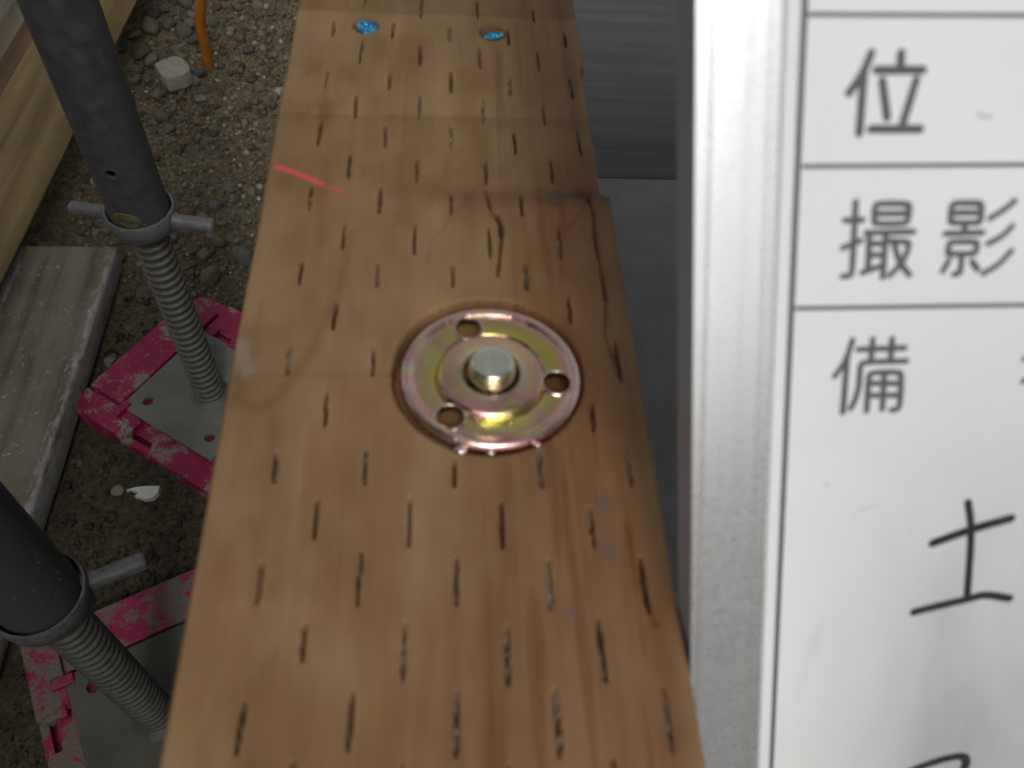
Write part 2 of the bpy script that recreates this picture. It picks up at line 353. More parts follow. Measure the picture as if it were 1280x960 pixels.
# ------------------------------------------------------------------ sill timber with its incisions
Z4 = lambda x, y: (320 + x / 2.6667, y / 2.6667)
Z6 = lambda x, y: (200 + x / 1.8286, 560 + y / 1.8286)
sl = []
for x, a, b in [(365,-30,35),(550,-30,62),(738,0,65),(925,25,75),(258,60,122),(455,70,130),(645,85,142),(1030,110,160),(350,130,210),(548,145,220),(746,155,232),(940,170,240),
                (235,225,295),(445,237,300),(650,232,310),(845,240,322),(1050,255,330),(335,308,395),(543,315,400),(755,328,412),(958,340,418),
                (212,398,490),(433,412,492),(650,415,502),(862,435,515),(1078,430,522),(313,508,600),(538,525,612),(764,530,620),(985,530,615),
                (182,615,705),(415,620,715),(650,640,718),(885,645,722),(292,742,835),(530,740,850),(778,750,865),(1010,745,860),
                (150,865,950),(405,870,960),(655,875,960),(900,870,970),(840,95,150)]:
    sl.append((Z4(x, a), Z4(x, b)))
for x, a, b in [(265,5,82),(470,0,85),(673,22,90),(870,0,95),(1072,-5,92),(357,112,210),(570,108,228),(780,118,232),(988,130,232),
                (228,255,362),(455,232,362),(677,248,365),(888,250,372),(1108,245,380),(328,398,492),(556,392,540),(792,402,548),(1012,385,540),
                (183,575,705),(434,550,700),(675,550,712),(908,545,712),(1162,540,705),(300,712,800),(555,718,830),(795,722,830),(1040,705,830)]:
    sl.append((Z6(x, a), Z6(x, b)))
for x, a, b in [(418,376,413),(712,368,405),(362,430,470),(467,430,470),(772,425,478),(408,488,535),(740,500,540)]:
    sl.append(((x, a), (x, b)))
CX0, CY0 = 0.0, 0.0
SL = []
for (xa, ya), (xb, yb) in sl:
    # the cuts run along the timber: same world x at both ends, from the middle of the stroke
    A_ = onz(xa, ya, 0); B_ = onz(xb, yb, 0); xm = (A_[0] + B_[0]) / 2
    SL.append((xm, min(A_[1], B_[1]), max(A_[1], B_[1])))
for k in range(-8, 34):                        # the same staggered pattern outside the view
    for j in range(5):
        y0 = 38 + k * 19.5
        if y0 < 12 or y0 > 318:
            SL.append((-44 + j * 21 + (10.5 if k % 2 else 0) + random.uniform(-1, 1), y0 + random.uniform(-1.5, 1.5), y0 + 11 + random.uniform(-2, 2)))
ys = np.concatenate([-np.geomspace(1500, 130, 14), np.arange(-120, 10, 1.2), np.arange(10, 330, 0.38), np.arange(330, 640, 1.2), np.geomspace(645, 3600, 14)])
us = np.concatenate([[0, 0.0012, 0.003], np.linspace(0.006, 0.994, 272), [0.997, 0.9988, 1.0]])
U, Yv = np.meshgrid(us, ys, indexing='ij')
yk = onz(765, 245, 0)[1]
yl = ys[None, :]
chip = 3.0 * sstep(yk - 0.5, yk + 0.8, yl) * (0.92 + 0.2 * fbm(yl / 9.0, yl * 0 + 3, 3)) - 0.4 * np.exp(-((yl - yk - 24) / 9) ** 2) - 1.6 * sstep(yk + 66, yk + 68, yl)
chip = chip + 0.3 * (fbm(yl / 14.0, yl * 0 + 8, 4) - 0.5) + 0.35 * (fbm(yl / 1.6, yl * 0 + 5, 2) - 0.5)
xr = 52.4 - chip; xl = -52.3 + 0.5 * (fbm(yl / 30.0, yl * 0 + 1, 3) - 0.5)
Xv = xl + U * (xr - xl)
h = (fbm(Xv / 3.0, Yv / 60.0, 3) - 0.5) * 0.25 + (fbm(Xv / 30.0, Yv / 40.0, 2) - 0.5) * 0.5 + (fbm(Xv / 0.8, Yv / 12.0, 2) - 0.5) * 0.10
wood = np.zeros(Xv.shape + (3,), np.float32)
g1 = fbm(Xv / 2.2 + 0.8 * fbm(Xv / 20, Yv / 70, 2), Yv / 110.0, 4); g2 = fbm(Xv / 9.0, Yv / 160.0, 3); bl = 0.6 * fbm(Xv / 24.0 + 5, Yv / 30.0, 4) + 0.4 * fbm(Xv / 7.0 + 1, Yv / 11.0, 3)
lo = np.array([0.196, 0.112, 0.044]); hi = np.array([0.322, 0.208, 0.096])
f = np.clip(0.5 + (g1 - 0.5) * 0.32 + (g2 - 0.5) * 0.6 + (bl - 0.5) * 1.25, 0, 1)[..., None]
wood[:] = lo + (hi - lo) * f
def mixc(mask, c): 
    global wood
    wood = wood * (1 - mask[..., None]) + np.array(c) * mask[..., None]
def mulc(mask, c):
    global wood
    wood = wood * (1 - mask[..., None] * (1 - np.array(c)))
# redder heartwood along the right-hand side
red = sstep(4, 40, Xv + np.clip((85 - Yv) * 0.32, 0, 22) + (fbm(Xv / 18, Yv / 55.0, 3) - 0.5) * 46) * (1 - 0.75 * sstep(42, 50, Xv + (g2 - 0.5) * 14))
mulc(red * 0.9, (0.84, 0.66, 0.60)); mulc(0.5 * (1 - red) * sstep(0.45, 0.65, fbm(Xv / 30.0 + 60, Yv / 45.0, 3)), (1.02, 1.04, 1.12))
mulc(0.55 * sstep(0.5, 0.68, fbm(Xv / 12.0 + 80, Yv / 34.0, 4)), (0.80, 0.66, 0.58))
mulc(0.55 * red * sstep(0.56, 0.72, fbm(Xv / 3.4 + 31, Yv / 52.0, 3)), (0.60, 0.48, 0.46))
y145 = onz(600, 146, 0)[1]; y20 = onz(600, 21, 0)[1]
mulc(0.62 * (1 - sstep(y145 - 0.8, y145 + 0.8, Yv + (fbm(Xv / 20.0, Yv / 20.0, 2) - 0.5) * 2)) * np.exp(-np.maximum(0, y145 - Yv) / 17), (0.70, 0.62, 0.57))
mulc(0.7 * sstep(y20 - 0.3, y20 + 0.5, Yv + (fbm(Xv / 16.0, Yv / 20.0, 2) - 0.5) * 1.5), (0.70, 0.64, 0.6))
# darker smoky figure left of the far end, swirl of grain at the knot
p = onz(400, 118, 0); mulc(0.6 * sstep(0.42, 0.7, fbm(Xv / 9.0, Yv / 14.0, 4)) * np.exp(-((Xv - p[0]) / 13) ** 2 - ((Yv - p[1]) / 26) ** 2), (0.55, 0.45, 0.38))
kn = onz(698, 244, 0); ex = np.hypot((Xv - kn[0]) / 1.5, (Yv - kn[1])) + (fbm(Xv / 2.0, Yv / 2.0, 3) - 0.5) * 2.2
mulc(0.6 * np.exp(-((Yv - kn[1] + 1.5 * np.sin(Xv / 14)) / 4.0) ** 2) * sstep(-30, 20, Xv), (0.62, 0.48, 0.42))
mulc(0.35 * np.exp(-((Yv - kn[1] - 6) / 16.0) ** 2), (0.78, 0.66, 0.6))
mulc(np.exp(-(np.hypot((Xv - kn[0] + 3) / 13, (Yv - kn[1] + 13) / 17)) ** 2) * 0.5, (0.95, 0.74, 0.68))
mixc(0.72 * (1 - sstep(1.4, 3.0, ex)) * (0.7 + 0.5 * fbm(Xv / 0.8, Yv / 0.8, 2)), (0.075, 0.058, 0.064)); mulc(0.45 * np.exp(-((ex - 4.2) / 1.0) ** 2) * sstep(0.3, 0.6, fbm(Xv / 3.0, Yv / 2.0 + 40, 3)), (0.5, 0.38, 0.32)); mulc(0.6 * np.exp(-(np.hypot((Xv - kn[0] - 7) / 3.5, (Yv - kn[1]) / 2.2)) ** 2), (0.5, 0.36, 0.3)); h -= 0.5 * (1 - sstep(1.4, 3.0, ex))
for xf, ya_, yb_, dk in [(575, 0, 200, 0.2), (624, 60, 230, 0.28), (655, 170, 380, 0.25), (500, 90, 330, 0.15), (700, 40, 330, 0.2), (560, 560, 950, 0.12), (420, 560, 900, 0.1), (735, 520, 950, 0.2)]:
    q = onz(xf, (ya_ + yb_) / 2, 0); ya2 = onz(xf, yb_, 0)[1]; yb2 = onz(xf, ya_, 0)[1]
    mulc(dk * np.exp(-((Xv - q[0] - 0.8 * np.sin(Yv / 23.0 + xf)) / 0.45) ** 2) * sstep(ya2 - 8, ya2 + 8, Yv) * (1 - sstep(yb2 - 8, yb2 + 8, Yv)), (0.5, 0.42, 0.4))
# cracks
def line_px(pts): return [tuple(onz(x, y, 0)[:2]) for x, y in pts]
def stroke_mask(pts, w):
    d = np.full(Xv.shape, 1e3)
    for a, b in zip(pts[:-1], pts[1:]): d = np.minimum(d, seg_dist(Xv, Yv, a, b)[0])
    return np.exp(-(d / w) ** 2)
for pts, w, dep, dk in [([(606, 236), (612, 258), (625, 277), (627, 296), (622, 344)], 0.40, 1.4, 0.7), ([(620, 268), (626, 281), (627, 292)], 0.8, 1.2, 0.6), ([(735, 246), (742, 268), (744, 300), (752, 340), (757, 372)], 0.45, 1.2, 0.6),
                        ([(757, 372), (757, 420), (772, 470)], 0.35, 0.8, 0.4), ([(600, 230), (540, 300), (533, 330)], 0.8, 0.0, 0.22), ([(735, 250), (700, 300), (705, 345)], 0.6, 0.3, 0.3), ([(784, 650), (790, 700), (820, 780)], 0.5, 0.5, 0.35)]:
    m_ = stroke_mask(line_px(pts), w * (0.45 + 1.1 * fbm(Xv / 4.0, Yv / 5.0, 2))) * (0.35 + 1.2 * fbm(Xv / 2.0, Yv / 4.0, 3)); m_ = np.clip(m_, 0, 1)
    h -= dep * m_; mulc(dk * m_, (0.35, 0.27, 0.25))
# stained figure curve at the left, pale sap streaks
m_ = stroke_mask(line_px([(440, 290), (425, 360), (395, 430), (350, 495), (322, 512), (300, 500), (300, 470), (318, 440)]), 1.6); mulc(0.38 * m_, (0.55, 0.42, 0.36))
m_ = stroke_mask(line_px([(415, 250), (440, 235), (380, 262), (330, 300)]), 3.5); mulc(0.22 * m_, (1.25, 1.2, 1.1))
m_ = stroke_mask(line_px([(235, 770), (300, 758), (390, 764)]), 2.0); mulc(0.35 * m_, (1.25, 1.22, 1.15))
m_ = stroke_mask(line_px([(300, 430), (310, 465)]), 2.0); mixc(0.25 * m_, (0.45, 0.42, 0.36))
for x, y, w in [(762, 686, 1.6), (755, 628, 1.4), (712, 765, 1.0), (645, 410, 1.0)]:
    q = onz(x, y, 0); mixc(0.5 * np.exp(-(((Xv - q[0]) / w) ** 2 + ((Yv - q[1]) / (w * 1.8)) ** 2)), (0.11, 0.10, 0.12))
# pencil line square across, red crayon mark
yp = onz(600, 469, 0)[1]
mixc(0.38 * np.exp(-((Yv - yp - 0.004 * Xv) / 0.38) ** 2) * (0.6 + 0.4 * sstep(0.35, 0.6, fbm(Xv / 6.0, Yv / 3.0 + 7, 3))), (0.09, 0.09, 0.10))
mixc(0.22 * np.exp(-((Yv - onz(600, 466, 0)[1] - 4) / 0.6) ** 2) * sstep(0.5, 0.7, fbm(Xv / 9.0, Yv / 9.0, 3)), (0.2, 0.17, 0.15))
rp = line_px([(347, 209), (372, 217), (402, 230)]); rq = line_px([(402, 231), (425, 240)])
rn = fbm(Xv / 0.9, Yv / 0.9, 3)
mixc(np.clip(stroke_mask(rp, 0.72) * 1.9 * sstep(0.20, 0.42, rn), 0, 0.95), (0.75, 0.085, 0.095))
mixc(np.clip(stroke_mask(rq, 0.7) * 1.2 * sstep(0.40, 0.6, rn), 0, 0.7), (0.62, 0.08, 0.07))
# incisions: narrow wedge-shaped cuts with torn, bleached lips
for i, (xm, ya, yb) in enumerate(SL):
    sel0, sel1 = np.searchsorted(ys, [ya - 3, yb + 3])
    if sel1 <= sel0: continue
    S = (slice(None), slice(sel0, sel1)); xx = Xv[S]; yy = Yv[S]; rr = np.random.default_rng(i)
    wid = rr.uniform(0.34, 0.56); tilt = rr.uniform(-0.03, 0.03); wet_glint = rr.random() < 0.5
    t = (yy - (ya + yb) / 2) / ((yb - ya) / 2); prof = np.clip(1.06 - np.abs(t) ** 3.5, 0, 1)
    d = xx - xm - tilt * (yy - ya) + 0.30 * (fbm(yy / 1.7, yy * 0 + i, 3) - 0.5)
    w_ = wid * (0.55 + 0.45 * prof) * (0.75 + 0.5 * fbm(yy / 1.4, yy * 0 + 3 * i, 2)) + 1e-6
    cut = np.clip(prof * np.clip(1.25 - (np.abs(d) / w_) ** 2, 0, 1), 0, 1)
    h[S] -= cut * rr.uniform(1.6, 3.2) * (0.6 + 0.7 * fbm(xx / 0.8, yy / 1.8 + i, 2))
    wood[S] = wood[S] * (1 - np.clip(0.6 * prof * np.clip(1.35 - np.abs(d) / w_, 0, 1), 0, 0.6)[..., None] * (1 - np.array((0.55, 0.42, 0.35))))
    if wet_glint:                                 # sky reflection on water in the cut, painted as a pale core
        off = rr.uniform(-0.15, 0.2); core = np.exp(-((d - off) / (0.55 * w_)) ** 2) * np.clip(1 - np.abs(t + rr.uniform(-0.2, 0.2)) ** 4 * 1.6, 0, 1) * sstep(0.30, 0.52, fbm(xx / 1.0 + i, yy / 1.9, 3))
        h[S] += 1.1 * core * cut; wood[S] = wood[S] * (1 - 0.8 * core[..., None]) + np.array((0.30, 0.285, 0.235)) * 0.8 * core[..., None]
    lipm = 0.35 * prof * np.exp(-((np.abs(d) - w_ * 1.4) / 0.35) ** 2) * sstep(0.35, 0.65, fbm(xx / 0.9 + i, yy / 2.5, 3))
    h[S] += 0.25 * lipm; wood[S] = wood[S] + lipm[..., None] * 0.07
# counterbore for the washer, countersinks for the two screws
WC = onz(610.5, 464, 0)[:2]; HR = 24.6
rad = np.hypot(Xv - WC[0], Yv - WC[1]); ang = np.arctan2(Yv - WC[1], Xv - WC[0])
Rw = HR + 0.35 * (fbm(ang * 6 + 20, ang * 0 + 2, 3) - 0.5) + 0.5 * (fbm(ang * 40 + 300, ang * 0 + 4, 2) - 0.5)
inn = 1 - sstep(-0.25, 0.35, rad - Rw); h = h * (1 - inn) + (-7.0) * inn
h -= 0.5 * np.exp(-((rad - Rw - 0.2) / 0.7) ** 2) * (1 - inn)
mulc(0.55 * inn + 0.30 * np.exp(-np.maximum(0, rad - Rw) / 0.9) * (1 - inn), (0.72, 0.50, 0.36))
SC = [onz(457, 32, 0)[:2], onz(615, 41, 0)[:2]]
for cx_, cy_ in SC:
    r2 = np.hypot(Xv - cx_, Yv - cy_); i2 = 1 - sstep(-0.4, 0.5, r2 - 4.4 - 0.6 * (fbm(np.arctan2(Yv - cy_, Xv - cx_) * 3 + 30, Xv * 0, 2) - 0.5))
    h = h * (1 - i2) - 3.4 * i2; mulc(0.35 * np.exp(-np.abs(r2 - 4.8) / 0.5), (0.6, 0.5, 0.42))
edge = np.minimum(Xv - xl, xr - Xv); h -= 0.9 * np.clip(1 - edge / 1.1, 0, 1) ** 2
nx, ny = Xv.shape
top = np.stack([Xv, Yv, h], -1).reshape(-1, 3)
q = grid_quads(nx, ny)
# sides, ends and underside from the border of the top
bord = [i * ny for i in range(nx)] + [(nx - 1) * ny + j for j in range(1, ny)] + [i * ny + ny - 1 for i in range(nx - 2, -1, -1)] + [j for j in range(ny - 2, 0, -1)]
low = top[bord].copy(); low[:, 2] = -105; nb = len(bord); base = len(top)
side = np.array([[bord[(i + 1) % nb], bord[i], base + i, base + (i + 1) % nb] for i in range(nb)])
allv = np.concatenate([top, low])
sme = fast_mesh('sill_timber', allv, np.concatenate([q, side]))
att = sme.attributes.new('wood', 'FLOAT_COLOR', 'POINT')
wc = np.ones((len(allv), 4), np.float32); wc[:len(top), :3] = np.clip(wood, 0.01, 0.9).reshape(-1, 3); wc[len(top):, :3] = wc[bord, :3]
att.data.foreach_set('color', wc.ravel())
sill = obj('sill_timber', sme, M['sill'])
sme.shade_smooth(); sme.set_sharp_from_angle(angle=math.radians(50))
props(sill, 'tan treated wood sill timber covered in rows of short incised slits', 'timber')

# ------------------------------------------------------------------ washer, bolt, drops, screws
WR = 23.4
prof = [(8.0, -3.0), (7.2, -0.4), (7.35, 0.15), (7.9, 0.55), (8.6, 0.35), (9.2, 0.1), (12.4, 0.0), (13.2, -0.3), (13.8, -1.25), (14.15, -1.6), (14.6, -1.3), (15.1, -0.95),
        (19.0, -0.95), (19.9, -0.85), (20.7, -0.2), (21.4, 0.3), (22.2, 0.32), (23.0, -0.25), (WR, -1.0), (WR - 0.1, -2.4), (22.6, -3.0), (15.0, -3.0)]
wm = lathe_mesh('washer_disc', prof, 128, close=True)
cut = []
for a in (109, -8, -128):
    cx_, cy_ = 0.73 * WR * math.cos(math.radians(a)), 0.73 * WR * math.sin(math.radians(a)); cut.append(cyl_mesh((cx_, cy_, -8), (cx_, cy_, 6), 3.55, 40))
wm = boolean_cut(wm, cut); auto_smooth(wm, 40)
wroot = empty('round_washer', (WC[0] + 0.7, WC[1] - 0.8, 0.3)); wroot.rotation_euler = (math.radians(-2.8), math.radians(0.6), 0)
props(wroot, 'round yellow zinc plated washer with three holes sunk in the sill timber', 'washer')
wd = obj('washer_disc', wm, M['zinc'], wroot)
for a in (109, -8, -128):
    rm = lathe_mesh('hole_rim', [(3.5, -2.6), (3.5, -0.75), (3.62, -0.62), (3.95, -0.66), (4.25, -0.92)], 40); auto_smooth(rm, 60)
    o = obj('hole_rim', rm, M['zinc'], wroot); o.location = (0.73 * WR * math.cos(math.radians(a)) * MM, 0.73 * WR * math.sin(math.radians(a)) * MM, 0.08 * MM)
bl_ = [(0, 5.05), (3.8, 5.0), (4.7, 4.9), (5.35, 4.55), (5.75, 3.9), (5.85, 3.2)]
z = 3.0
while z > -9: bl_ += [(6.05, z - 0.35), (6.05, z - 0.8), (5.35, z - 1.25), (5.35, z - 1.45)]; z -= 1.75
bl_ += [(5.35, -40)]
bmh = lathe_mesh('anchor_bolt', bl_, 64); auto_smooth(bmh, 50)
bolt = obj('anchor_bolt', bmh, M['bolt']); bolt.location = ((WC[0] + 0.85) * MM, (WC[1] - 0.8) * MM, 0.1 * MM); bolt.rotation_euler = (math.radians(-1.5), 0, 0)
props(bolt, 'silver anchor bolt end standing up through the middle of the round washer', 'bolt')
for x, y, r in ((576, 563.5, 1.35), (614, 565.5, 1.05), (672, 556, 0.85)):    # burrs of plating on the near rim
    b_ = bmesh.new(); bmesh.ops.create_icosphere(b_, subdivisions=3, radius=r)
    for v in b_.verts: v.co = Vector((v.co.x * 1.25, v.co.y * 0.9, v.co.z * 0.8)) * (1 + 0.1 * math.sin(v.co.x * 5 + v.co.z * 3))
    bu = obj('rim_burr', bm_mesh('rim_burr', b_), M['burr'], wroot, smooth=True); pp = onz(x, y, 0.3)
    bu.location = wroot.matrix_basis.inverted() @ Vector([c * MM for c in pp])
def screw_head(R):
    b_ = bmesh.new(); n = 48; rings = [(0.0, -1.5), (0.9, -1.5), (1.3, -0.6), (1.75, -0.05), (R * 0.72, 0.28), (R * 0.9, 0.2), (R, -0.1), (R * 0.98, -0.5), (R * 0.5, -2.6)]
    vs_ = []
    for r_, z_ in rings:
        row = []
        for i in range(n):
            a = 2 * math.pi * i / n; rr = r_; 
            if 0.5 < r_ < 1.9: rr = r_ * (1 + 0.42 * max(0, math.cos(4 * a)) - 0.12)
            row.append(b_.verts.new((rr * math.cos(a), rr * math.sin(a), z_)))
        vs_.append(row)
    for j in range(len(rings) - 1):
        for i in range(n): b_.faces.new((vs_[j][i], vs_[j][(i + 1) % n], vs_[j + 1][(i + 1) % n], vs_[j + 1][i]))
    bmesh.ops.remove_doubles(b_, verts=b_.verts, dist=0.001); return auto_smooth(bm_mesh('screw', b_), 40)
for (cx_, cy_), off, tilt, lab in [(SC[0], (0.6, 0.5), (0.1, 0.12), 'blue screw head countersunk near the left edge of the sill timber'), (SC[1], (0.5, -0.4), (-0.28, -0.05), 'paler blue screw head countersunk right of centre of the sill timber')]:
    o = obj('screw', screw_head(4.0), M['blue']); o.location = ((cx_ + off[0]) * MM, (cy_ + off[1]) * MM, -0.7 * MM); o.rotation_euler = (tilt[0], tilt[1], 0.5)
    props(o, lab, 'screw', 'blue screws in the sill')

# ------------------------------------------------------------------ whiteboard
BO = np.array([53.6, 54.7, -0.8]); BU = np.array([-0.115, 0.5, 0.858]); BR = np.array([0.9995, 0.02, 0.011])
BU /= np.linalg.norm(BU); BR = BR - BR.dot(BU) * BU; BR /= np.linalg.norm(BR); BN = np.cross(BR, BU)
def bxy(x, y, hgt=0.0):                        # picture point -> board coordinates on the face
    p_ = onplane(x, y, BO + BN * hgt, BN) - BO; return np.array([p_.dot(BR), p_.dot(BU)])
board = empty('whiteboard', BO); 
board.matrix_world = Matrix(((BR[0], BU[0], BN[0], BO[0] * MM), (BR[1], BU[1], BN[1], BO[1] * MM), (BR[2], BU[2], BN[2], BO[2] * MM), (0, 0, 0, 1)))
props(board, 'white site board with grey aluminium frame, black ruled rows and writing', 'whiteboard')
V0, V1 = -163.0, 250.0                          # extent of the board along its height
def edge_line(pa, pb):                         # straight line on the board through two picture points -> x at V0 and V1
    a = bxy(*pa); b = bxy(*pb); s_ = (b[0] - a[0]) / (b[1] - a[1]); return a[0] + s_ * (V0 - a[1]), a[0] + s_ * (V1 - a[1])
E_out = edge_line((870, 0), (864.5, 960)); E_g1 = edge_line((892, 0), (868.5, 900)); E_f = edge_line((963, 0), (934, 950)); E_lip = edge_line((978, 0), (947, 950))
E_blk = edge_line((1006, 0), (961, 960)); E_strip = edge_line((986, 0), (950, 950))
XR = 560.0
# frame stile: one swept profile (outer lip, groove, flat, two fine grooves, inner lip)
def stile(prof_pts):
    v = []; m = len(prof_pts)
    for e, V in ((0, V0), (1, V1)):
        for (ea, eb, t_, z_) in prof_pts: v.append((ea[e] * (1 - t_) + eb[e] * t_, V, z_))
    f_ = [[i, i + 1, m + i + 1, m + i] for i in range(m - 1)] + [list(range(m)), list(range(m, 2 * m))]
    b_ = bmesh.new(); vv = [b_.verts.new(c) for c in v]
    for q_ in f_: b_.faces.new([vv[i] for i in q_])
    b_.faces.new([vv[m - 1], vv[0], vv[m], vv[2 * m - 1]])
    return bm_mesh('frame', b_)
pts = [(E_out, E_out, 0, -11), (E_out, E_out, 0, 0.2), (E_out, E_g1, 0.06, 0.55), (E_out, E_g1, 0.72, 0.62), (E_out, E_g1, 0.80, 0.0), (E_out, E_g1, 0.95, 0.0), (E_g1, E_f, 0.02, 0.40),
       (E_g1, E_f, 0.12, 0.5), (E_g1, E_f, 0.55, 0.56), (E_g1, E_f, 0.96, 0.48), (E_g1, E_f, 0.99, 0.05), (E_f, E_lip, 0.12, 0.05), (E_f, E_lip, 0.18, 0.45), (E_f, E_lip, 0.42, 0.45), (E_f, E_lip, 0.46, 0.1),
       (E_f, E_lip, 0.60, 0.1), (E_f, E_lip, 0.66, 0.42), (E_f, E_lip, 0.92, 0.42), (E_lip, E_lip, 0, 0.1), (E_lip, E_lip, 0, -11)]
fr = obj('frame', stile(pts), M['alu'], board); fr.data.materials.append(M['frameside'])
for pf in fr.data.polygons:
    if pf.normal.x < -0.9 and pf.area > 3e-3: pf.material_index = 1      # painted outer flank of the stile
# the other three sides of the frame
for (x0, x1, y0, y1) in ((E_lip[1] - 0.0 + 0.05, XR, V1 - 13, V1), (E_lip[0] + 0.05, XR, V0, V0 + 13), (XR + 0.05, XR + 14, V0, V1)):
    b_ = bmesh.new(); box_bm(b_, x0, x1, y0, y1, -11, 0.5, 0.5); obj('frame', bm_mesh('frame', b_), M['alu'], board)
panel = mesh('panel', [(E_lip[0] - 0.5, V0, -0.35), (XR, V0, -0.35), (XR, V1 - 1, -0.35), (E_lip[1] - 0.5, V1 - 1, -0.35), (E_lip[0] - 0.5, V0, -4), (XR, V0, -4), (XR, V1 - 1, -4), (E_lip[1] - 0.5, V1 - 1, -4)],
             [(0, 1, 2, 3), (7, 6, 5, 4), (0, 4, 5, 1), (1, 5, 6, 2), (2, 6, 7, 3), (3, 7, 4, 0)])
obj('panel', panel, M['white'], board)
PZ = -0.35
g_ = bmesh.new()
gv = [(E_lip[0] - 0.1, V0 + 14, PZ - 0.1), (E_strip[0], V0 + 14, PZ - 0.1), (E_strip[1], V1 - 14, PZ - 0.1), (E_lip[1] - 0.1, V1 - 14, PZ - 0.1)]
gv = gv + [(x, y, PZ + 0.14) for x, y, _ in gv]; gvv = [g_.verts.new(c) for c in gv]
for q_ in ((4, 5, 6, 7), (0, 1, 5, 4), (1, 2, 6, 5), (2, 3, 7, 6), (3, 0, 4, 7)): g_.faces.new([gvv[i] for i in q_])
obj('shade_strip', bm_mesh('shade_strip', g_), M['shade_strip'], board)  # shade along the frame's inner lip, put in as a grey strip
def stroke_mesh(name, strokes, width, hgt=0.09, smooth=2):
    """flat ink strokes with round ends; strokes are lists of board points (mm)"""
    V_, Q_ = [], []; K = 7
    for si, st in enumerate(strokes):
        P = [np.array(p_, float) for p_ in st]
        for _ in range(smooth if len(P) > 2 else 0):
            N_ = [P[0]]
            for a, b in zip(P[:-1], P[1:]): N_ += [a * 0.75 + b * 0.25, a * 0.25 + b * 0.75]
            P = N_ + [P[-1]]
        w = (width[si] if isinstance(width, list) else width) / 2; d0 = P[0] - P[1]; d0 /= np.linalg.norm(d0); d1 = P[-1] - P[-2]; d1 /= np.linalg.norm(d1)
        rows = [(P[0] + d0 * w * math.cos(t_), max(0.02, math.sin(t_)), -d0) for t_ in (0.0, 0.35, 0.7, 1.1)]
        for i, p_ in enumerate(P):
            d = (P[min(i + 1, len(P) - 1)] - P[max(i - 1, 0)]); d /= np.linalg.norm(d); rows.append((p_, 1.0, d))
        rows += [(P[-1] + d1 * w * math.cos(t_), max(0.02, math.sin(t_)), d1) for t_ in (1.1, 0.7, 0.35, 0.0)]
        b0 = len(V_)
        for p_, sc, d in rows:
            n_ = np.array([-d[1], d[0]])
            for k in range(K):
                t_ = math.pi * k / (K - 1); off = math.cos(t_) * w * sc
                V_.append((p_[0] + n_[0] * off, p_[1] + n_[1] * off, PZ - 0.02 + hgt * sc * math.sin(t_)))
        Q_ += (grid_quads(len(rows), K) + b0).tolist()
    me = mesh(name, V_, Q_); b_ = bmesh.new(); b_.from_mesh(me)
    for f_ in b_.faces:
        if f_.normal.z < 0: f_.normal_flip()
    b_.to_mesh(me); b_.free(); me.shade_smooth(); return me
def glyph(name, strokes, ox, oy, sc, wpx, mat, label=None):
    st = [[bxy(ox + x / sc, oy + y / sc, PZ) for x, y in s_] for s_ in strokes]
    mid = st[0][0]; c = onplane(ox + strokes[0][0][0] / sc, oy + strokes[0][0][1] / sc, BO, BN); depth = (W.T @ (c - CAM))[2]
    o = obj(name, stroke_mesh(name, st, [w_ * depth / F for w_ in wpx] if isinstance(wpx, list) else wpx * depth / F), mat, board)
    if label: o['label'] = label
    return o
S5 = 5.108
glyph('printed_character', [[(302,135),(250,262),(160,388)],[(254,262),(225,645)],[(492,135),(488,225)],[(335,243),(630,243)],[(372,312),(402,545)],[(588,308),(498,600)],[(300,620),(612,620)]], 1030, 40, S5, 12.2, M['ink'])
glyph('printed_character', [[(202,125),(180,560),(170,598),(120,600)],[(135,242),(245,240)],[(120,418),(235,372)],[(322,200),(325,150),(345,135),(530,135),(548,155),(535,250),(515,262),(335,265),(318,250),(322,200)],
      [(330,200),(535,198)],[(270,322),(570,315)],[(290,335),(280,560)],[(395,330),(375,605)],[(300,392),(385,390)],[(295,465),(380,462)],[(245,575),(375,530)],[(410,375),(535,378),(545,400),(510,500),(420,595)],[(450,400),(480,510),(545,590)]], 1030, 228, S5, 9.2, M['ink'])
glyph('printed_character', [[(810,200),(815,150),(830,132),(995,132),(1008,150),(1000,250),(985,258),(820,258),(806,250),(810,200)],[(815,195),(1000,193)],[(900,262),(898,315)],[(775,328),(1012,320)],
      [(795,420),(798,390),(812,380),(965,378),(980,392),(968,450),(955,455),(800,458),(788,450),(795,420)],[(880,465),(872,560),(862,585),(830,585)],[(795,500),(760,565)],[(945,505),(980,555)],
      [(1215,120),(1150,175),(1062,228)],[(1200,280),(1140,345),(1048,390)],[(1195,438),(1110,530),(1018,580)]], 1030, 228, S5, 9.2, M['ink'])
glyph('printed_character', [[(182,130),(140,260),(70,358)],[(147,255),(120,590)],[(310,125),(300,255)],[(435,120),(425,250)],[(220,188),(515,178)],[(525,262),(255,268),(230,285),(225,420),(200,510),(170,565)],
      [(272,580),(285,360),(300,335),(480,332),(495,350),(485,540),(470,572),(430,575)],[(385,335),(372,570)],[(290,405),(490,405)],[(285,482),(485,480)]], 1030, 400, S5, 9.0, M['ink'])
glyph('printed_character', [[(1380,125),(1372,330)],[(1310,180),(1450,176)],[(1282,250),(1500,242)],[(1470,150),(1400,290),(1272,392)],[(1400,330),(1490,326)],[(1400,335),(1390,400),(1480,400),(1472,520),(1460,560),(1400,565)]], 1030, 400, S5, 9.0, M['ink'])
glyph('handwritten_character', [[(293,75),(305,150),(300,260),(290,388)],[(178,210),(300,165),(435,128)],[(115,440),(200,418),(290,398),(350,380),(430,395)]], 1100, 600, 2.6667, [11.0, 14.0, 13.5], M['marker'])
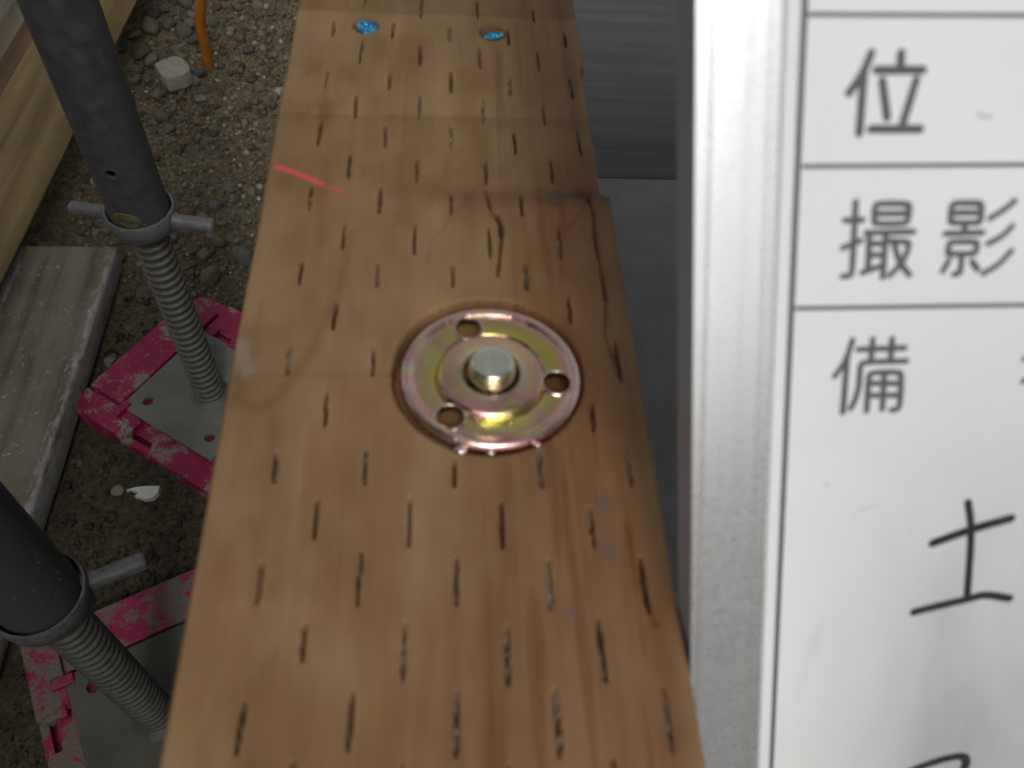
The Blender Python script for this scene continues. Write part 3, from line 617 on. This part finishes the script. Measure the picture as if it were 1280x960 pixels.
glyph('handwritten_character', [[(60,990),(130,958),(200,933),(268,918),(290,930),(282,962),(240,1030)]], 1100, 600, 2.6667, 13.0, M['marker'])
M['smudge'] = mat_plain('marker_residue', (0.56, 0.55, 0.56), 0.5, 0, 300, 0.12, 0.0)
for st_, ox_, oy_, sc_, w_ in (([(985,520),(1030,552),(1072,530)], 1030, 40, S5, 4.5), ([(275,540),(320,550)], 1100, 600, 2.6667, 2.6), ([(180,740),(240,690),(300,640)], 1100, 600, 2.6667, 1.6),
                               ([(95,170),(104,176)], 1100, 600, 2.6667, 3.0), ([(70,134),(62,131)], 1000, 540, 2.0, 3.2), ([(130,205),(190,180)], 1000, 540, 2.0, 1.6)):
    glyph('smudge', [st_], ox_, oy_, sc_, w_, M['smudge'])
def ruled(a, b, wpx):
    depth = (W.T @ (onplane(*a, BO, BN) - CAM))[2]; w = wpx * depth / F / 2; A_ = bxy(*a, PZ); B_ = bxy(*b, PZ); d = (B_ - A_) / np.linalg.norm(B_ - A_); n_ = np.array([-d[1], d[0]]) * w
    v = [(*(A_ - n_), PZ - 0.02), (*(B_ - n_), PZ - 0.02), (*(B_ + n_), PZ - 0.02), (*(A_ + n_), PZ - 0.02)]; v += [(x, y, PZ + 0.05) for x, y, _ in v]
    obj('ruled_line', mesh('ruled_line', v, [(4, 5, 6, 7), (0, 1, 5, 4), (1, 2, 6, 5), (2, 3, 7, 6), (3, 0, 4, 7)]), M['ink'], board)
ruled((1010.5, -100), (957, 1120), 9.0)
ruled((1010, 18), (1700, 21), 5.6); ruled((1002.5, 208), (1700, 202.5), 5.6); ruled((993.5, 385.5), (1700, 375), 5.6)

# ------------------------------------------------------------------ dark bearers inside the foundation
c1 = onz(780, 222, -141.3)
bm = bmesh.new(); box_bm(bm, 78, 900, c1[1], c1[1] + 420, -141.9, -141.3, 0.1)
props(obj('bearer_board', bm_mesh('bearer_board', bm), M['bearer']), 'dark grey board with crosswise grain lying beside the sill timber', 'board')

# ------------------------------------------------------------------ scaffold jacks, posts, pads
M['platemud'] = mat_concrete('muddy_shaded_plate', (0.095, 0.093, 0.075)); M['threadmud'] = mat_plain('grimy_shaded_screw', (0.08, 0.078, 0.07), 0.6, 0.3, 120, 0.35, 0.3); M['galvmud'] = mat_plain('grimy_shaded_nut', (0.10, 0.10, 0.10), 0.65, 0.25, 200, 0.4, 0.5)  # lower-left jack: grime plus the near corner's shade darkened into the colour
def jack(base, rz_handles, rz_plate, labels, mud=''):
    j = empty('scaffold_jack', (base[0], base[1], ZG + 16)); props(j, labels[0], 'scaffold jack', 'scaffold jacks beside the foundation')
    # square base plate with four holes
    b_ = bmesh.new(); box_bm(b_, -63, 63, -63, 63, -5, 0, 0.8); pm = bm_mesh('base_plate', b_)
    pm = boolean_cut(pm, [cyl_mesh((sx * 43, sy * 43, -20), (sx * 43, sy * 43, 20), 5.5) for sx in (-1, 1) for sy in (-1, 1)])
    pl = obj('base_plate', pm, M['plate' + mud], j); pl.rotation_euler = (0, 0, rz_plate)
    n_ = Vector((-math.sin(rz_plate), math.cos(rz_plate), 0)); pl.location = n_ * 6 * MM
    wl = lathe_mesh('weld', [(22, 0.0), (19, 1.2), (16.5, 3.2), (15, 4.5), (12, 4.6)], 48); obj('weld', wl, M['thread' + mud], j, smooth=True)
    # threaded spindle
    L = 290.0; nt = 48; pit = 9.0; nz = int(L / pit * 12); zz = np.linspace(0, L, nz); th = np.linspace(0, 2 * np.pi, nt, endpoint=False)
    TH, ZZ = np.meshgrid(th, zz, indexing='ij'); ph = (ZZ / pit - TH / (2 * np.pi)) % 1.0; tri = np.abs(ph - 0.5) * 2
    R_ = 13.6 + 2.2 * sstep(0.50, 0.86, tri)
    v = np.stack([R_ * np.cos(TH), R_ * np.sin(TH), ZZ], -1).reshape(-1, 3)
    sp = obj('threaded_spindle', fast_mesh('threaded_spindle', v, grid_quads(nt, nz, wrap=True)), M['thread' + mud], j, smooth=True)
    # handle nut: cup with two tapered lugs
    zc = 277.0 - 16
    nut = lathe_mesh('handle_nut', [(14.5, zc - 11), (20, zc - 11), (25.5, zc - 10), (27.6, zc - 8), (28.5, zc + 1), (28.6, zc + 7.5), (27.9, zc + 9), (26.6, zc + 9.2), (26.0, zc + 8.2), (25.8, zc - 5), (14.5, zc - 5)], 72, close=True)
    auto_smooth(nut, 45); nu = obj('handle_nut', nut, M['galv' + mud], j)
    for s_ in (0, math.pi):
        b_ = bmesh.new(); rings = [(24, 6.8, 8.5), (29, 6.2, 7.0), (33, 5.2, 5.6), (38, 5.4, 5.4), (52, 5.7, 5.5), (59, 5.7, 5.5), (61, 5.2, 5.0), (62, 3.6, 3.4)]
        prev = None
        for xx, ry, rz in rings:
            row = [b_.verts.new((xx, ry * math.copysign(abs(math.cos(2 * math.pi * i / 24)) ** 0.75, math.cos(2 * math.pi * i / 24)), zc - 2 + rz * math.copysign(abs(math.sin(2 * math.pi * i / 24)) ** 0.75, math.sin(2 * math.pi * i / 24)))) for i in range(24)]
            if prev:
                for i in range(24): b_.faces.new((prev[i], prev[(i + 1) % 24], row[(i + 1) % 24], row[i]))
            prev = row
        b_.faces.new(prev)
        lg = obj('handle', auto_smooth(bm_mesh('handle', b_), 50), M['galv' + mud], nu); lg.rotation_euler = (0, 0, rz_handles + s_)
    return j
def post(base, label, hole_z, hole_phi, sticker=None, pm='pipe'):
    p_ = empty('scaffold_post', (base[0], base[1], -337.0)); props(p_, label, 'scaffold post', 'scaffold posts')
    n = 72; zz = np.concatenate([np.linspace(-5, 640, 60), [1400]])
    v, q_ = lathe([(24.3, -5), (24.3, 1400), (21.8, 1400), (21.8, -5)], n, close=True); tm = mesh('tube', v, q_)
    b_ = bmesh.new(); b_.from_mesh(tm); bmesh.ops.recalc_face_normals(b_, faces=b_.faces); b_.to_mesh(tm); b_.free()
    c_, s_ = math.cos(hole_phi), math.sin(hole_phi)
    tm = boolean_cut(tm, [cyl_mesh((12 * c_, 12 * s_, hole_z), (40 * c_, 40 * s_, hole_z), 3.4, 28)]); auto_smooth(tm, 30)
    obj('tube', tm, M[pm], p_)
    rm = lathe_mesh('hole_rim', [(3.3, -0.6), (3.5, 0.1), (4.4, 0.35), (5.2, 0.3), (5.8, -0.3)], 28)
    o = obj('hole_rim', rm, M['pipe'], p_, smooth=True); o.matrix_local = Matrix.Translation(Vector((24.1 * c_, 24.1 * s_, hole_z)) * MM) @ Vector((c_, s_, 0)).to_track_quat('Z', 'Y').to_matrix().to_4x4()
    if sticker:
        phi0, z0 = sticker; m = 28
        def cyl(a, z_, r): return (r * math.cos(phi0 + a / 24.3), r * math.sin(phi0 + a / 24.3), z0 + z_)
        v = [cyl(0, 0, 24.5)]; f_ = []
        for k in range(1, 6):
            for i in range(m):
                t_ = 2 * math.pi * i / m; v.append(cyl(11 * k / 5 * math.cos(t_), 8.5 * k / 5 * math.sin(t_) - 0.12 * 11 * k / 5 * math.cos(t_), 24.5))
        for i in range(m): f_.append((0, 1 + i, 1 + (i + 1) % m))
        for k in range(4):
            for i in range(m): f_.append((1 + k * m + i, 1 + (k + 1) * m + i, 1 + (k + 1) * m + (i + 1) % m, 1 + k * m + (i + 1) % m))
        for i in range(m): f_.append((1 + 4 * m + i, len(v) + i, len(v) + (i + 1) % m, 1 + 4 * m + (i + 1) % m))
        v += [tuple(np.array(p0_) * [0.98, 0.98, 1]) for p0_ in v[1 + 4 * m:1 + 5 * m]]
        st = obj('sticker', mesh('sticker', v, f_), M['sticker'], p_, smooth=True)
        # looping script across the oval
        V_, Q_ = [], []
        pts = []
        for k in range(60):
            t_ = k / 59; pts.append((-7.5 + 15 * t_ + 0.9 * math.sin(t_ * 34), -0.6 + 1.7 * math.cos(t_ * 34) * (1 - 0.3 * t_)))
        for strip in (pts, [(-6, 3.2), (-4.5, 4.4), (-3, 3.2), (-2.0, 5.6)], [(-3, -4.8), (3, -5.0)]):
            b0 = len(V_)
            for i, (a, z_) in enumerate(strip):
                da = strip[min(i + 1, len(strip) - 1)][0] - strip[max(i - 1, 0)][0]; dz = strip[min(i + 1, len(strip) - 1)][1] - strip[max(i - 1, 0)][1]; Ln = math.hypot(da, dz) + 1e-6
                for s2 in (-0.42, 0.42): V_.append(cyl(a - dz / Ln * s2, z_ + da / Ln * s2 - 0.12 * a, 24.58))
            Q_ += (grid_quads(len(strip), 2) + b0).tolist()
        obj('sticker_lettering', mesh('sticker_lettering', V_, Q_), M['marker'], st)
    return p_
J1 = (-252.5, 546.0); J2 = (-243.5, 209.5)
RZ1, RZ2 = math.radians(57), math.radians(26)
jack(J1, math.radians(-9), RZ1, ['galvanised scaffold screw jack with two handles standing on the bright pink pad'])
jack(J2, math.radians(24), RZ2, ['galvanised scaffold screw jack at the lower left on the mud-covered pink pad'], 'mud')
hp = ony(152, 218, J1[1] - 24); post(J1, 'dark grey scaffold post with oval sticker and small hole near its foot', hp[2] + 337, math.radians(-90), (math.radians(-96), 15))
hp2 = ony(0, 748, J2[1] - 15); post(J2, 'dusty dark grey scaffold post at the lower left edge', hp2[2] + 337, math.radians(-140), None, 'pipedusty')

# unseen planks on tubes, added overhead to shade the ground
M['deck'] = mat_wood('shade_plank', (0.16, 0.11, 0.06), (0.28, 0.21, 0.13), 'Y', dirt=0.5)
for ty, wh in ((J1[1] - 620, 'nearest the posts'), (-1500, 'in the middle of the deck'), (-2500, 'at the far back of the deck')):
    o = obj('added_tube', auto_smooth(cyl_mesh((-1080, ty, 1052), (-185, ty, 1052), 21.3, 40), 40), M['pipe'])
    props(o, 'added grey tube carrying the unseen shade planks overhead, ' + wh, 'added tube', 'added tubes overhead')
for x0, wh in ((-1060, 'outermost of four'), (-842, 'second from the outside'), (-624, 'third from the outside'), (-406, 'innermost, nearest the foundation')):
    bmd = bmesh.new(); box_bm(bmd, x0, x0 + 205, -3000, 190, 1074, 1112, 3)
    o = obj('shade_plank', bm_mesh('shade_plank', bmd), M['deck']); props(o, 'wooden plank of the unseen deck added overhead for shade, ' + wh, 'shade plank', 'added shade planks overhead')

# unseen sheet added on the outer side to keep sky light off the ground
M['sheet'] = mat_plain('grey_shade_sheet', (0.16, 0.165, 0.17), 0.8, 0, 40, 0.2, 0.2)
sy = np.linspace(-3000, 250, 160); sz = np.linspace(-560, 1060, 30); SY, SZ = np.meshgrid(sy, sz, indexing='ij')
SX = -1112 + 14 * np.sin(SY / 95.0) + 9 * np.sin(SY / 37.0 + SZ / 300.0)
sv_ = np.stack([SX, SY, SZ], -1).reshape(-1, 3); o = obj('shade_sheet', fast_mesh('shade_sheet', sv_, grid_quads(160, 30)), M['sheet'], smooth=True)
md = o.modifiers.new('thickness', 'SOLIDIFY'); md.thickness = 0.002
props(o, 'unseen grey sheet added along the outer side to shade the ground', 'dust sheet')

def pad(base, rz, mat, label):
    p_ = empty('jack_pad', (base[0], base[1], ZG - 2), rz); props(p_, label, 'jack pad', 'plastic pads under the scaffold jacks')
    # local x = along the rail, y = towards the outer rail
    x0, x1, y0, y1 = -93, 110, -86, 119; zt = 12.0
    b_ = bmesh.new()
    outl = [(x0, y0), (x1, y0), (x1, y1 - 22), (x1 - 6, y1 - 7), (x1 - 20, y1), (x0, y1)]
    vb = [b_.verts.new((x, y, 0)) for x, y in outl]; vt = [b_.verts.new((x + (2 if x < 0 else -2), y + (2 if y < 0 else -2), zt)) for x, y in outl]
    b_.faces.new(vb[::-1]); 
    n = len(outl)
    for i in range(n): b_.faces.new((vb[i], vb[(i + 1) % n], vt[(i + 1) % n], vt[i]))
    b_.faces.new(vt)
    me = bm_mesh('pad_body', b_)
    slotc = bmesh.new(); box_bm(slotc, -84, -78, 10, 36, 2, 40); me = boolean_cut(me, [bm_mesh('c', slotc)])
    body = obj('pad_body', me, mat, p_)
    def blk(name, a, zz0=zt - 1, bev=1.2, par=p_):
        q_ = bmesh.new(); box_bm(q_, *a, bev); return obj(name, bm_mesh(name, q_), mat, par)
    blk('rail', (-60, 92, 72, 117, zt - 1.0, zt + 5.6))        # raised rail along the outer side
    blk('flap', (-91.5, -63, 40, 116.5, zt - 1.0, zt + 4.8))     # folded end flap
    blk('clip', (-75, -55, 60, 69, zt - 1.0, zt + 9.0))
    blk('clip', (-72, -66, 34, 44, zt - 1.0, zt + 8.0))
    blk('clip', (-88, -70, 36, 41.5, zt - 1.0, zt + 6.0))
    blk('rail', (70, 108, -84, 68, zt - 1.0, zt + 5.6))
    blk('clip', (60, 74, 18, 30, zt - 1.0, zt + 8.5)); blk('clip', (62, 74, 52, 62, zt - 1.0, zt + 8.0))
    return p_
pad(J1, RZ1, M['pink'], 'bright pink plastic pad with clips under the upper scaffold jack')
pad(J2, RZ2, M['pinkmudshade'], 'pink plastic pad caked in pale mud at the lower left corner')

# ------------------------------------------------------------------ boards and planks on the ground
def plank(name, x0, x1, y0, y1, z0, z1, mat, label, group=None, bev=2.0, rot=0.0, cat='plank', rough=0.5):
    b_ = bmesh.new(); box_bm(b_, x0, x1, y0, y1, z0, z1, 0)
    es = [e for e in b_.edges if abs(e.verts[0].co.y - e.verts[1].co.y) > 50]
    bmesh.ops.bevel(b_, geom=es, offset=bev, segments=3, affect='EDGES', profile=0.5)
    es = [e for e in b_.edges if abs(e.verts[0].co.y - e.verts[1].co.y) > 50]
    bmesh.ops.subdivide_edges(b_, edges=es, cuts=60)
    for v in b_.verts:                         # sawn faces are never quite straight
        v.co.x += rough * (2 * math.sin(v.co.y * 0.013 + v.co.z * 0.1) * 0.4 + random.uniform(-0.3, 0.3)); v.co.z += rough * (math.sin(v.co.y * 0.011 + x0) * 0.6 + random.uniform(-0.25, 0.25))
    cx, cy, cz = (x0 + x1) / 2, y0, z0
    for v in b_.verts: v.co -= Vector((cx, cy, cz))
    o = obj(name, auto_smooth(bm_mesh(name, b_), 40), mat); o.location = (cx * MM, cy * MM, cz * MM); o.rotation_euler = (0, 0, rot)
    return props(o, label, cat, group)
# boards lying stacked at a slant, their lower long edges towards the scaffold posts
ZP = ZG + 62; pa = onz(172, 0, ZP); pb = onz(28, 300, ZP); dv = pa - pb; BANG = math.atan2(-dv[0], dv[1]); AL = math.radians(33)
BX = pb[0]; RB = -BANG
def slant_board(k_, L_, off, mat, label):
    b_ = bmesh.new(); th_ = 17.0; box_bm(b_, -off - L_, -off, -520, 1900, -(k_ + 1) * (th_ + 0.6), -k_ * (th_ + 0.6) - 0.6, 0)
    es = [e for e in b_.edges if abs(e.verts[0].co.y - e.verts[1].co.y) > 50]; bmesh.ops.bevel(b_, geom=es, offset=2.4, segments=2, affect='EDGES', profile=0.5)
    es = [e for e in b_.edges if abs(e.verts[0].co.y - e.verts[1].co.y) > 50]; bmesh.ops.subdivide_edges(b_, edges=es, cuts=50)
    for v in b_.verts: v.co.x += 0.7 * math.sin(v.co.y * 0.012 + k_) + random.uniform(-0.15, 0.15); v.co.z += random.uniform(-0.1, 0.1)
    o = obj('wood_board', auto_smooth(bm_mesh('wood_board', b_), 40), mat)
    o.location = [c * MM for c in pb]; o.rotation_euler = (0, AL, BANG); o.rotation_mode = 'XYZ'
    return props(o, label, 'board', 'slanting boards behind the scaffold post')
slant_board(0, 88, 0, M['board'], 'tan board with bold grain, topmost of the slanting stack behind the scaffold post')
slant_board(1, 108, 2, M['boardb'], 'brown board showing as a narrow strip under the topmost slanting board')
slant_board(2, 150, 1, M['boardg'], 'greyish board third down in the slanting stack behind the scaffold post')
slant_board(3, 200, 3, M['boardb'], 'lowest brown board of the slanting stack at the upper left corner')
plank('weathered_plank', -505, -389, -500, 744, ZG + 4, ZG + 39, M['greyplank'], 'grey weathered plank with white flecks lying flat beside the scaffold jacks', None, 4.0, 0.0, 'plank', 1.0)

# ------------------------------------------------------------------ orange rod, shard, square stone
def tube_mesh(name, pts, r, n=20, sub=3):
    P = [np.array(p_, float) for p_ in pts]
    for _ in range(sub):
        N_ = [P[0]]
        for a, b in zip(P[:-1], P[1:]): N_ += [a * 0.75 + b * 0.25, a * 0.25 + b * 0.75]
        P = N_ + [P[-1]]
    v = []
    for i, p_ in enumerate(P):
        d = Vector(P[min(i + 1, len(P) - 1)] - P[max(i - 1, 0)]).normalized(); qd = d.to_track_quat('Z', 'Y')
        for k in range(n): v.append(Vector(p_) + qd @ Vector((r * math.cos(2 * math.pi * k / n), r * math.sin(2 * math.pi * k / n), 0)))
    q_ = [[i * n + k, i * n + (k + 1) % n, (i + 1) * n + (k + 1) % n, (i + 1) * n + k] for i in range(len(P) - 1) for k in range(n)]
    q_ += [list(range(n))[::-1], list(range((len(P) - 1) * n, len(P) * n))]
    return mesh(name, v, q_)
b0 = onz(259, 76, ZG); pts = [b0 - np.array([0, 0, 25])] + [ony(x, y, b0[1]) for x, y in [(259, 74), (255, 50), (250, 30), (251, 8), (254, -25), (262, -70)]]
o = obj('orange_rod', auto_smooth(tube_mesh('orange_rod', pts, 7.6), 50), M['orange']); props(o, 'orange bent plastic rod sticking up out of the gravel', 'rod')
def slab_from_px(name, px, zb_, zt_, mat, inset=0.0, jit=0.0):
    ptsT = [onz(x, y, zt_) for x, y in px]; c = sum(ptsT) / len(ptsT)
    b_ = bmesh.new(); top_ = [b_.verts.new(tuple((p_ - c) * (1 - inset) + np.array([random.uniform(-jit, jit), random.uniform(-jit, jit), random.uniform(-jit, jit) * 0.6]))) for p_ in ptsT]
    low_ = [b_.verts.new(tuple((p_ - c) * (1.04) + np.array([0, 0, zb_ - zt_]))) for p_ in ptsT]
    n = len(px); b_.faces.new(top_); b_.faces.new(low_[::-1])
    for i in range(n): b_.faces.new((top_[i], low_[i], low_[(i + 1) % n], top_[(i + 1) % n]))
    bmesh.ops.recalc_face_normals(b_, faces=b_.faces)
    return b_, c
b_, c = slab_from_px('s', [(90 + x / 5.818, 480 + y / 5.818) for x, y in [(395, 770), (455, 750), (540, 742), (637, 740), (625, 790), (590, 820), (530, 838), (455, 815), (482, 790), (450, 776)]], ZG - 6, ZG + 9, M['shard'])
o = obj('white_shard', bm_mesh('white_shard', b_), M['shard']); o.location = [x * MM for x in c]; props(o, 'small white jagged shard lying on dark soil below the pink pad', 'shard')
b_, c = slab_from_px('s', [(140 + x / 5.333, y / 5.333) for x, y in [(278, 425), (330, 395), (415, 362), (465, 375), (512, 428), (520, 468), (480, 500), (360, 530), (310, 480)]], ZG + 2, ZG + 24, None, 0.02, 2.0)
bmesh.ops.bevel(b_, geom=[e for e in b_.edges], offset=4.0, segments=2, affect='EDGES', profile=0.6)
k = NT('pale_block'); cc = k.co(); n1 = k.noise(cc, 90, 5, 0.7); n2 = k.noise(cc, 380, 3, 0.7)
k.set(k.mix(k.ramp(n2, [(0.62, 0.0), (0.70, 0.7)]), k.ramp(n1, [(0.3, (0.30, 0.285, 0.22)), (0.7, (0.46, 0.44, 0.36))]), (0.08, 0.075, 0.06)), 0.85, spec=0.25).bump(n1, 0.5, 0.002)
o = obj('stone_block', auto_smooth(bm_mesh('stone_block', b_), 40), k.m); o.location = [x * MM for x in c]; props(o, 'pale squarish broken block of stone among rounded pebbles', 'stone')

# ------------------------------------------------------------------ stones (parts of the ground) and fine gravel
def stone_shape(seed, sub):
    b_ = bmesh.new(); bmesh.ops.create_icosphere(b_, subdivisions=sub, radius=1.0); r = np.random.default_rng(seed)
    ax = r.uniform(0.62, 1.15, 3); ax[2] *= 0.75; pl = [(Vector(r.normal(size=3)).normalized(), r.uniform(0.62, 0.92)) for _ in range(7)]
    fr_ = r.uniform(1.2, 2.4, 3); ph_ = r.uniform(0, 6, 3)
    for v in b_.verts:
        d = v.co.normalized(); s_ = 1.0
        for n_, dist in pl:
            dt = d.dot(n_)
            if dt > 0: s_ = min(s_, dist / dt * 0.75 + s_ * 0.25) if dt * s_ > dist else s_
        s_ *= 1 + 0.07 * math.sin(fr_[0] * d.x * 3 + ph_[0]) + 0.06 * math.sin(fr_[1] * d.y * 3 + ph_[1]) + 0.05 * math.sin(fr_[2] * d.z * 4 + ph_[2])
        v.co = Vector((d.x * s_ * ax[0], d.y * s_ * ax[1], d.z * s_ * ax[2]))
    return b_
shapes = []
for s_ in range(9):
    b_ = stone_shape(100 + s_, 3); me = bpy.data.meshes.new('stone'); b_.to_mesh(me); b_.free(); me.materials.append(M['stone']); me.shade_smooth(); shapes.append(me)
def blocked(x, y, r=0.0):
    for (jx, jy), rz in ((J1, RZ1), (J2, RZ2)):
        dx, dy = x - jx, y - jy; a = dx * math.cos(rz) + dy * math.sin(rz); b = -dx * math.sin(rz) + dy * math.cos(rz)
        if -95 - r < a < 112 + r and -88 - r < b < 121 + r: return True
    if -507 - r < x < -387 + r and y < 746 + r: return True
    xb = BX + math.tan(RB) * (y - pb[1])
    if x < xb + r - 8 and x > xb - 260: return True
    if x > -80 - r: return True
    return False
placed = []
def put_stone(x, y, r, sink=0.35, shape=None):
    o = bpy.data.objects.new('stone', shapes[shape if shape is not None else random.randrange(9)]); COL.objects.link(o); o.parent = ground
    o.location = (x * MM, y * MM, (gh(x, y) + r * 0.6 * (1 - sink)) * MM); o.scale = [r * MM * random.uniform(0.85, 1.15) for _ in range(3)]
    o.rotation_euler = (random.uniform(-0.4, 0.4), random.uniform(-0.4, 0.4), random.uniform(0, 6.28)); placed.append((x, y, r))
# stones read from the photograph: picture x, y and half width in pixels
for x, y, w in [(175, 65, 13), (188, 34, 13), (211, 28, 11), (166, 45, 12), (233, 3, 12), (240, 15, 7), (189, 15, 10), (172, 92, 9), (190, 78, 11), (170, 102, 8), (185, 105, 7), (266, 27, 10), (237, 28, 9), (220, 58, 9), (215, 45, 7),
                (247, 90, 9), (249, 120, 7), (249, 130, 5), (299, 48, 10), (309, 60, 8), (336, 60, 7), (339, 16, 6), (352, 15, 6), (296, 9, 8), (322, 3, 8), (211, 161, 7), (264, 124, 6), (318, 122, 5), (340, 126, 7), (337, 165, 7), (290, 72, 6),
                (305, 326, 17), (275, 306, 9), (255, 321, 9), (262, 345, 14), (100, 262, 6), (110, 277, 6), (50, 308, 13), (30, 322, 11), (132, 318, 8), (110, 326, 9), (80, 318, 8), (150, 322, 6), (278, 336, 6), (290, 300, 6), (304, 268, 6), (298, 320, 6),
                (205, 113, 6), (228, 110, 6), (160, 20, 9), (205, 10, 9), (150, 58, 8), (276, 140, 5), (300, 84, 6), (331, 84, 6), (313, 35, 6), (272, 8, 7), (228, 18, 7), (256, 108, 6), (180, 125, 5), (244, 146, 5), (312, 104, 5), (350, 40, 6)]:
    pp = onz(x, y, ZG); depth = (W.T @ (pp - CAM))[2]; r = w * depth / F * 1.05
    put_stone(pp[0], pp[1], r, 0.25 if y < 110 and x < 260 else 0.5)
tries = 0; n_heap = 0
while n_heap < 190 and tries < 6000:
    tries += 1
    if random.random() < 0.62: x = random.gauss(-455, 55); y = random.uniform(1000, 1900); r = random.uniform(5, 17)
    elif random.random() < 0.5: x = random.uniform(-560, -100); y = random.uniform(760, 900); r = random.uniform(3.5, 11)
    else: x = random.uniform(-520, -90); y = random.uniform(430, 2100); r = random.uniform(3.5, 9)
    if blocked(x, y, r) or any((x - a) ** 2 + (y - b) ** 2 < (0.8 * (r + c_)) ** 2 for a, b, c_ in placed): continue
    put_stone(x, y, r, 0.3 if y > 1000 else 0.5); n_heap += 1
# fine gravel and crumbs of soil, one mass
b_ = bmesh.new(); bmesh.ops.create_icosphere(b_, subdivisions=1, radius=1.0); iv = np.array([v.co[:] for v in b_.verts]); b_.verts.index_update(); itf = np.array([[v.index for v in f_.verts] for f_ in b_.faces]); b_.free()
NP = 15000; PX = []; 
while len(PX) < NP:
    x = random.uniform(-600, -75); y = random.uniform(120, 2000)
    r = min(7.0, 0.9 + random.expovariate(1 / 1.1)) * (1.25 if y > 1000 else 1.0)
    if random.random() < 0.55 and y < 700 and x < -150: 
        if random.random() < 0.5: continue
    if blocked(x, y, 1.5): continue
    PX.append((x, y, r))
PX = np.array(PX); hz = ground_h(PX[:, 0], PX[:, 1])
Vp = np.empty((NP, len(iv), 3)); 
jit = 1 + 0.28 * (rng.random((NP, len(iv), 1)) - 0.5); sc3 = rng.uniform(0.6, 1.2, (NP, 1, 3)); sc3[..., 2] *= 0.75; a_ = rng.uniform(0, 6.28, NP)
loc = iv[None] * jit * sc3 * PX[:, 2][:, None, None]
ca, sa = np.cos(a_)[:, None], np.sin(a_)[:, None]
Vp[..., 0] = loc[..., 0] * ca - loc[..., 1] * sa + PX[:, 0:1]; Vp[..., 1] = loc[..., 0] * sa + loc[..., 1] * ca + PX[:, 1:2]; Vp[..., 2] = loc[..., 2] + (hz + PX[:, 2] * 0.25)[:, None]
Fp = (itf[None] + (np.arange(NP) * len(iv))[:, None, None]).reshape(-1, 3)
pme = fast_mesh('gravel', Vp.reshape(-1, 3), Fp)
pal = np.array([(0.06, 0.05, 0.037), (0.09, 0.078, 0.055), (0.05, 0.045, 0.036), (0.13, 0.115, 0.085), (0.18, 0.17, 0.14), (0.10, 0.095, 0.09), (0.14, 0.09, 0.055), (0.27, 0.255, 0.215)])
pick = rng.choice(len(pal), NP, p=[0.24, 0.22, 0.2, 0.13, 0.08, 0.07, 0.03, 0.03]); tint = pal[pick] * rng.uniform(0.8, 1.4, (NP, 1)) * np.where(PX[:, 1:2] < 700, 0.32, 1.85) * np.array([[1.06, 0.98, 0.84]])  # near stones tinted darker, far ones lighter: light falloff put into the tint
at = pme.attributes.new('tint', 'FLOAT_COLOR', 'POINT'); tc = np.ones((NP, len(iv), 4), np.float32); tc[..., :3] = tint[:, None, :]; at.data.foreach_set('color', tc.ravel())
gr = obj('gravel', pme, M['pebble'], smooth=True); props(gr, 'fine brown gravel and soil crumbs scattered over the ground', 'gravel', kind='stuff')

scene.render.engine = 'CYCLES'
